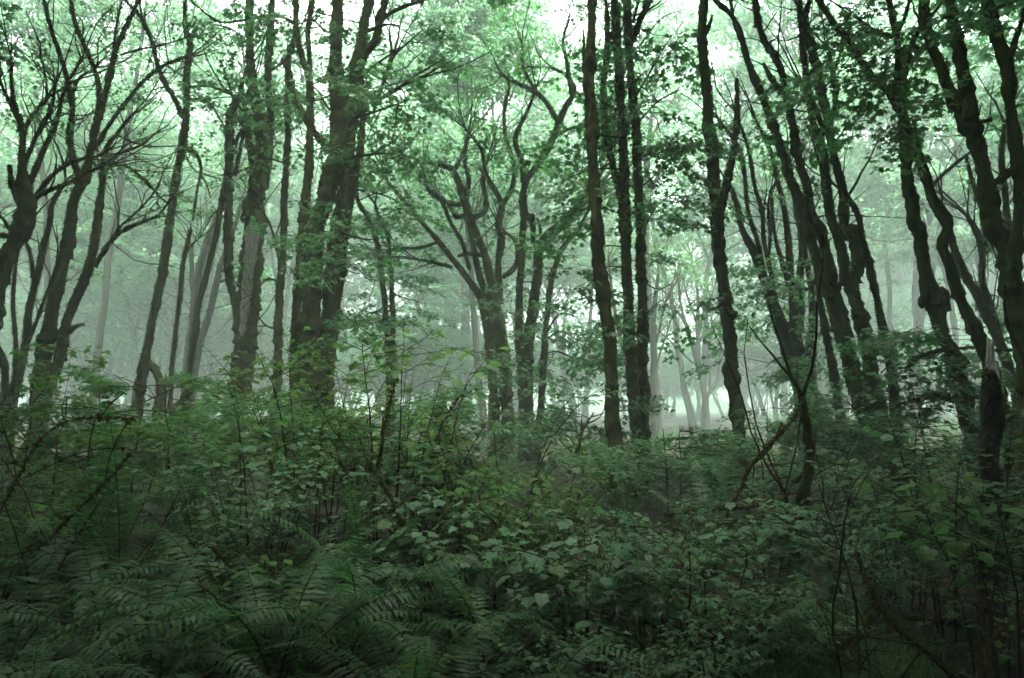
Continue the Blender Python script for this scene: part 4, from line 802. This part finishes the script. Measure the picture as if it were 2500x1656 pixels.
            shrub(k, x, y, hh * rng.uniform(.75, 1.15), int(rng.integers(5, 9)), f"leafy bush in the tangle {nm(px)}, {dist}, {'three-part' if 'salmon' in k else 'lobed'} {'yellow-green' if 'lime' in k else 'dark green' if k[0] == 'd' else 'pale green'} leaves", f"tangle bushes {nm(px)}, {dist}, {k}")  # dark and pale greens carry shade and light put into the leaf colour
put_undergrowth()

def fallen(label, Y, trace, slope=0., name="fallen_branch", cat="branch", moss=.7, side=(), leaf=0):
    reseed(label); P, Rd, _ = parse(trace, Y, slope); Rd = Rd * .78; base = P[0]; o = thing(name, label, cat, base)
    mb = MB(); tube(mb, P, Rd, 9, 0, .05, moss, .012, 220, 1, .05); mb.build("branch", [BARK, MOSS], o, base)
    for s in side:
        Q, q, _ = parse(s, Y); m2 = MB(); tube(m2, Q, q, 5, 0, .1, .4, .02, 80, 1, .04); m2.build("side_branch", [BARK, MOSS], o, base)
    if leaf:
        tw, lv = MB(), MB(); crown_on(tw, lv, P, Rd, 'near', leaf, (.3, .8), 2.5, .2, 1, .6, 0, .2, 1, elev=(-.2, .6)); lv.join(tw); lv.build("leafy_shoot", [TWIG, MAPLE], o, base, smooth=False)
fallen("mossy dead pole slanting down to the bottom edge, right one of the crossed poles", 4.0, "H 1600,560,14 1625,650,22 1700,790,42 1800,920,46 1930,1020,42 2060,1150,46", -.06)
fallen("thick mossy dead pole leaning left, crossing under the slanting right pole", 4.2, "H 1400,1060,64 1480,1000,62 1560,940,60 1640,870,54 1690,820,44", 0, side=["H 1440,1080,30 1560,1010,30 1640,930,24"])
fallen("bare dark curving branch at the lower right corner", 3.6, "H 2160,1150,22 2220,960,20 2290,900,18 2380,800,14")
fallen("pale green moss-covered stick lying in the brambles right of the crossed poles", 4.9, "H 1810,858,24 1950,875,26 2110,892,18")
fallen("mossy dark log sloping through the edge of the clearing", 7.2, "H 110,215,26 170,285,38 230,345,40 350,420,34")
fallen("long dark horizontal branch low behind the brambles, crossing the mossy poles' feet", 7.6, "H 715,378,26 800,362,34 900,350,38 1050,345,30 1140,330,36 1250,298,34")
fallen("crooked thin dead branch rising right in front of the burl-ringed pole's foot", 6.6, "H 965,490,16 990,400,20 1000,350,20 1050,270,18 1080,200,24 1105,150,24 1160,90,20 1230,20,16 F 880,1280,22 930,1180,12", 0, side=["H 1110,150,14 1190,70,12 F 800,1320,10"])
fallen("arching dead branch in the clearing, left of the pale slender maple", 12, "F 10,1450,22 80,1425,24 150,1418,28 280,1428,28 360,1475,24", 0, side=["F 60,1430,12 140,1500,10 240,1470,10", "F 300,1435,12 360,1400,10 450,1380,8"])
fallen("mossy horizontal bough reaching left from the burled trunk", 10.6, "F 1900,845,34 1800,862,46 1740,880,44 1680,900,38 1630,945,36 1600,985,24", 0, name="mossy_bough", cat="bough", leaf=3)
fallen("lower mossy bough bridging the five-trunk clump and the burled trunk", 10.8, "F 2080,1160,34 1980,1140,34 1880,1160,40 1760,1140,42 1680,1165,40 1555,1195,30", 0, name="mossy_bough", cat="bough", leaf=2)
fallen("thin straight mossy bough crossing behind the leaning V-fork maple", 11, "F 1940,845,28 2060,835,30 2200,850,30 2340,845,26", 0, name="mossy_bough", cat="bough")
fallen("rotten mossy log sunk among the ferns under the thimbleberry bush", 4.5, "G 960,510,40 1010,555,46 1060,600,46 1110,640,40")
fallen("slender mossy leaning stem in the fern bank", 5.4, "G 1930,660,28 1890,530,20 1840,400,22 1790,290,22 1740,200,22 1690,110,18", 0, name="leaning_stem", cat="stem", side=["G 1735,190,14 1765,60,14 1770,-60,10"])
fallen("long thin bare branch slanting across the left ferns", 4.6, "I 60,1540,16 300,1470,20 560,1220,20 760,1040,18 940,860,16 1060,710,14", 0, moss=.2, side=["I 870,905,10 890,740,8 960,580,8 1040,440,6"])
fallen("long bare twig arching over the ferns at the left edge", 4.4, "I 0,1170,18 130,940,16 350,590,14 520,450,12 660,415,10 960,415,8 1100,420,6", 0, moss=.2, side=["I 0,400,14 50,560,14 120,780,14 140,900,12", "I 130,930,10 400,790,10 730,655,8 1050,645,6", "I 820,405,8 930,260,7 1010,200,5"])
fallen("leaning dead stem with sparse leaves in the misty clearing", 12.5, "H 262,190,30 285,120,28 310,50,22 E 1640,1340,20 1700,1260,12", 0, moss=.4, leaf=9)
fallen("long thin cane bending right across the clearing", 6.5, "J 1450,1330,18 1500,1150,18 1570,900,16 1660,690,14 1760,560,12 1900,480,8", 0, name="bare_cane", cat="cane", moss=0)
fallen("forked dark cane rising from the fern bank", 5.6, "J 1080,1230,22 1110,1050,20 1140,800,18 1180,620,14 1240,430,9", 0, name="bare_cane", cat="cane", moss=0)

def ground_cover():
    reseed('cover')
    mb = MB(); k = 9000; y = 2.6 + 22 * rng.random(k) ** 1.6; x = rng.uniform(-1, 1, k) * (.78 * y + .5)
    keep = (np.sin(x * 1.7 + 1) * np.cos(y * 1.3) + rng.normal(0, .5, k)) > -.5; x, y = x[keep], y[keep]; k = len(x); z = gz(x, y) + rng.uniform(.03, .32, k) * np.clip(rng.random(k) * 1.6, .3, 1)
    a = rng.uniform(0, 6.28, k); s = rng.uniform(.035, .085, k)
    for da, f in ((0, 1.), (2.1, .85), (-2.1, .85)):
        aa = a + da + rng.normal(0, .2, k)
        put_leaves(mb, LEAF_OVATE, np.stack([x, y, z], 1), np.stack([np.cos(aa), np.sin(aa), rng.normal(-.2, .2, k)], 1), np.stack([rng.normal(0, .25, k), rng.normal(0, .25, k), np.ones(k)], 1), s * f, 0)
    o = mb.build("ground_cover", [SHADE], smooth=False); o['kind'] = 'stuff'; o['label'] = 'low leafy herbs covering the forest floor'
ground_cover()
def grass():
    reseed('grass')
    mb = MB(); k = 9000; px = rng.normal(1830, 190, k); y = rng.uniform(3.3, 5.6, k); x = X(px, y); tuft = rng.integers(0, 420, k); cx, cy_ = X(rng.uniform(1500, 2250, 420), 4.4), rng.uniform(3.3, 5.4, 420)
    x = .35 * x + .65 * cx[tuft] + rng.normal(0, .05, k); y = .35 * y + .65 * cy_[tuft] + rng.normal(0, .05, k)
    b = np.stack([x, y, gz(x, y) - .01], 1); a = rng.uniform(0, 6.28, k); h = rng.uniform(.15, .42, k)[:, None]; d = np.stack([np.cos(a), np.sin(a), 0 * a], 1); sd = np.stack([-np.sin(a), np.cos(a), 0 * a], 1) * .0035
    bend = rng.uniform(.2, .9, k)[:, None]; up = np.array([0, 0, 1.]); m = b + h * .55 * up + d * h * bend * .25; t = b + h * (1 - .35 * bend) * up + d * h * bend * .9
    V = np.stack([b - sd, b + sd, m + sd * .8, m - sd * .8, t], 1); i = (np.arange(k) * 5)[:, None]
    mb.add(V.reshape(-1, 3), tris=np.concatenate([i + [0, 1, 2], i + [0, 2, 3], i + [3, 2, 4]])); o = mb.build("grass", [GRASS], smooth=False); o['kind'] = 'stuff'; o['label'] = 'thin arching grass around the crossed dead poles'
grass()


# ------------------------------------------------------------------ mist: one closed box of even air
def build_haze():
    m, N, L = mat("mist"); v = N.new("ShaderNodeVolumePrincipled"); v.inputs['Color'].default_value = (.84, .98, .91, 1)  # green tint stands in for light filtered through the leaves
    v.inputs['Density'].default_value = HAZE; v.inputs['Anisotropy'].default_value = -.6
    o = N.new("ShaderNodeOutputMaterial"); L.new(v.outputs[0], o.inputs['Volume'])
    a, b, z0, z1 = -412, 412, -1.6, 41
    x = [(a, a), (b, a), (b, b), (a, b)]; V = [(p, q, z) for z in (z0, z1) for p, q in x]
    mb = MB(); mb.add(V, quads=[(3, 2, 1, 0), (4, 5, 6, 7), (0, 1, 5, 4), (1, 2, 6, 5), (2, 3, 7, 6), (3, 0, 4, 7)])
    h = mb.build("haze", [m], smooth=False); h['kind'] = 'stuff'; h['label'] = 'pale morning mist with green leaf-filtered light in its colour, hanging between the trees'
build_haze()
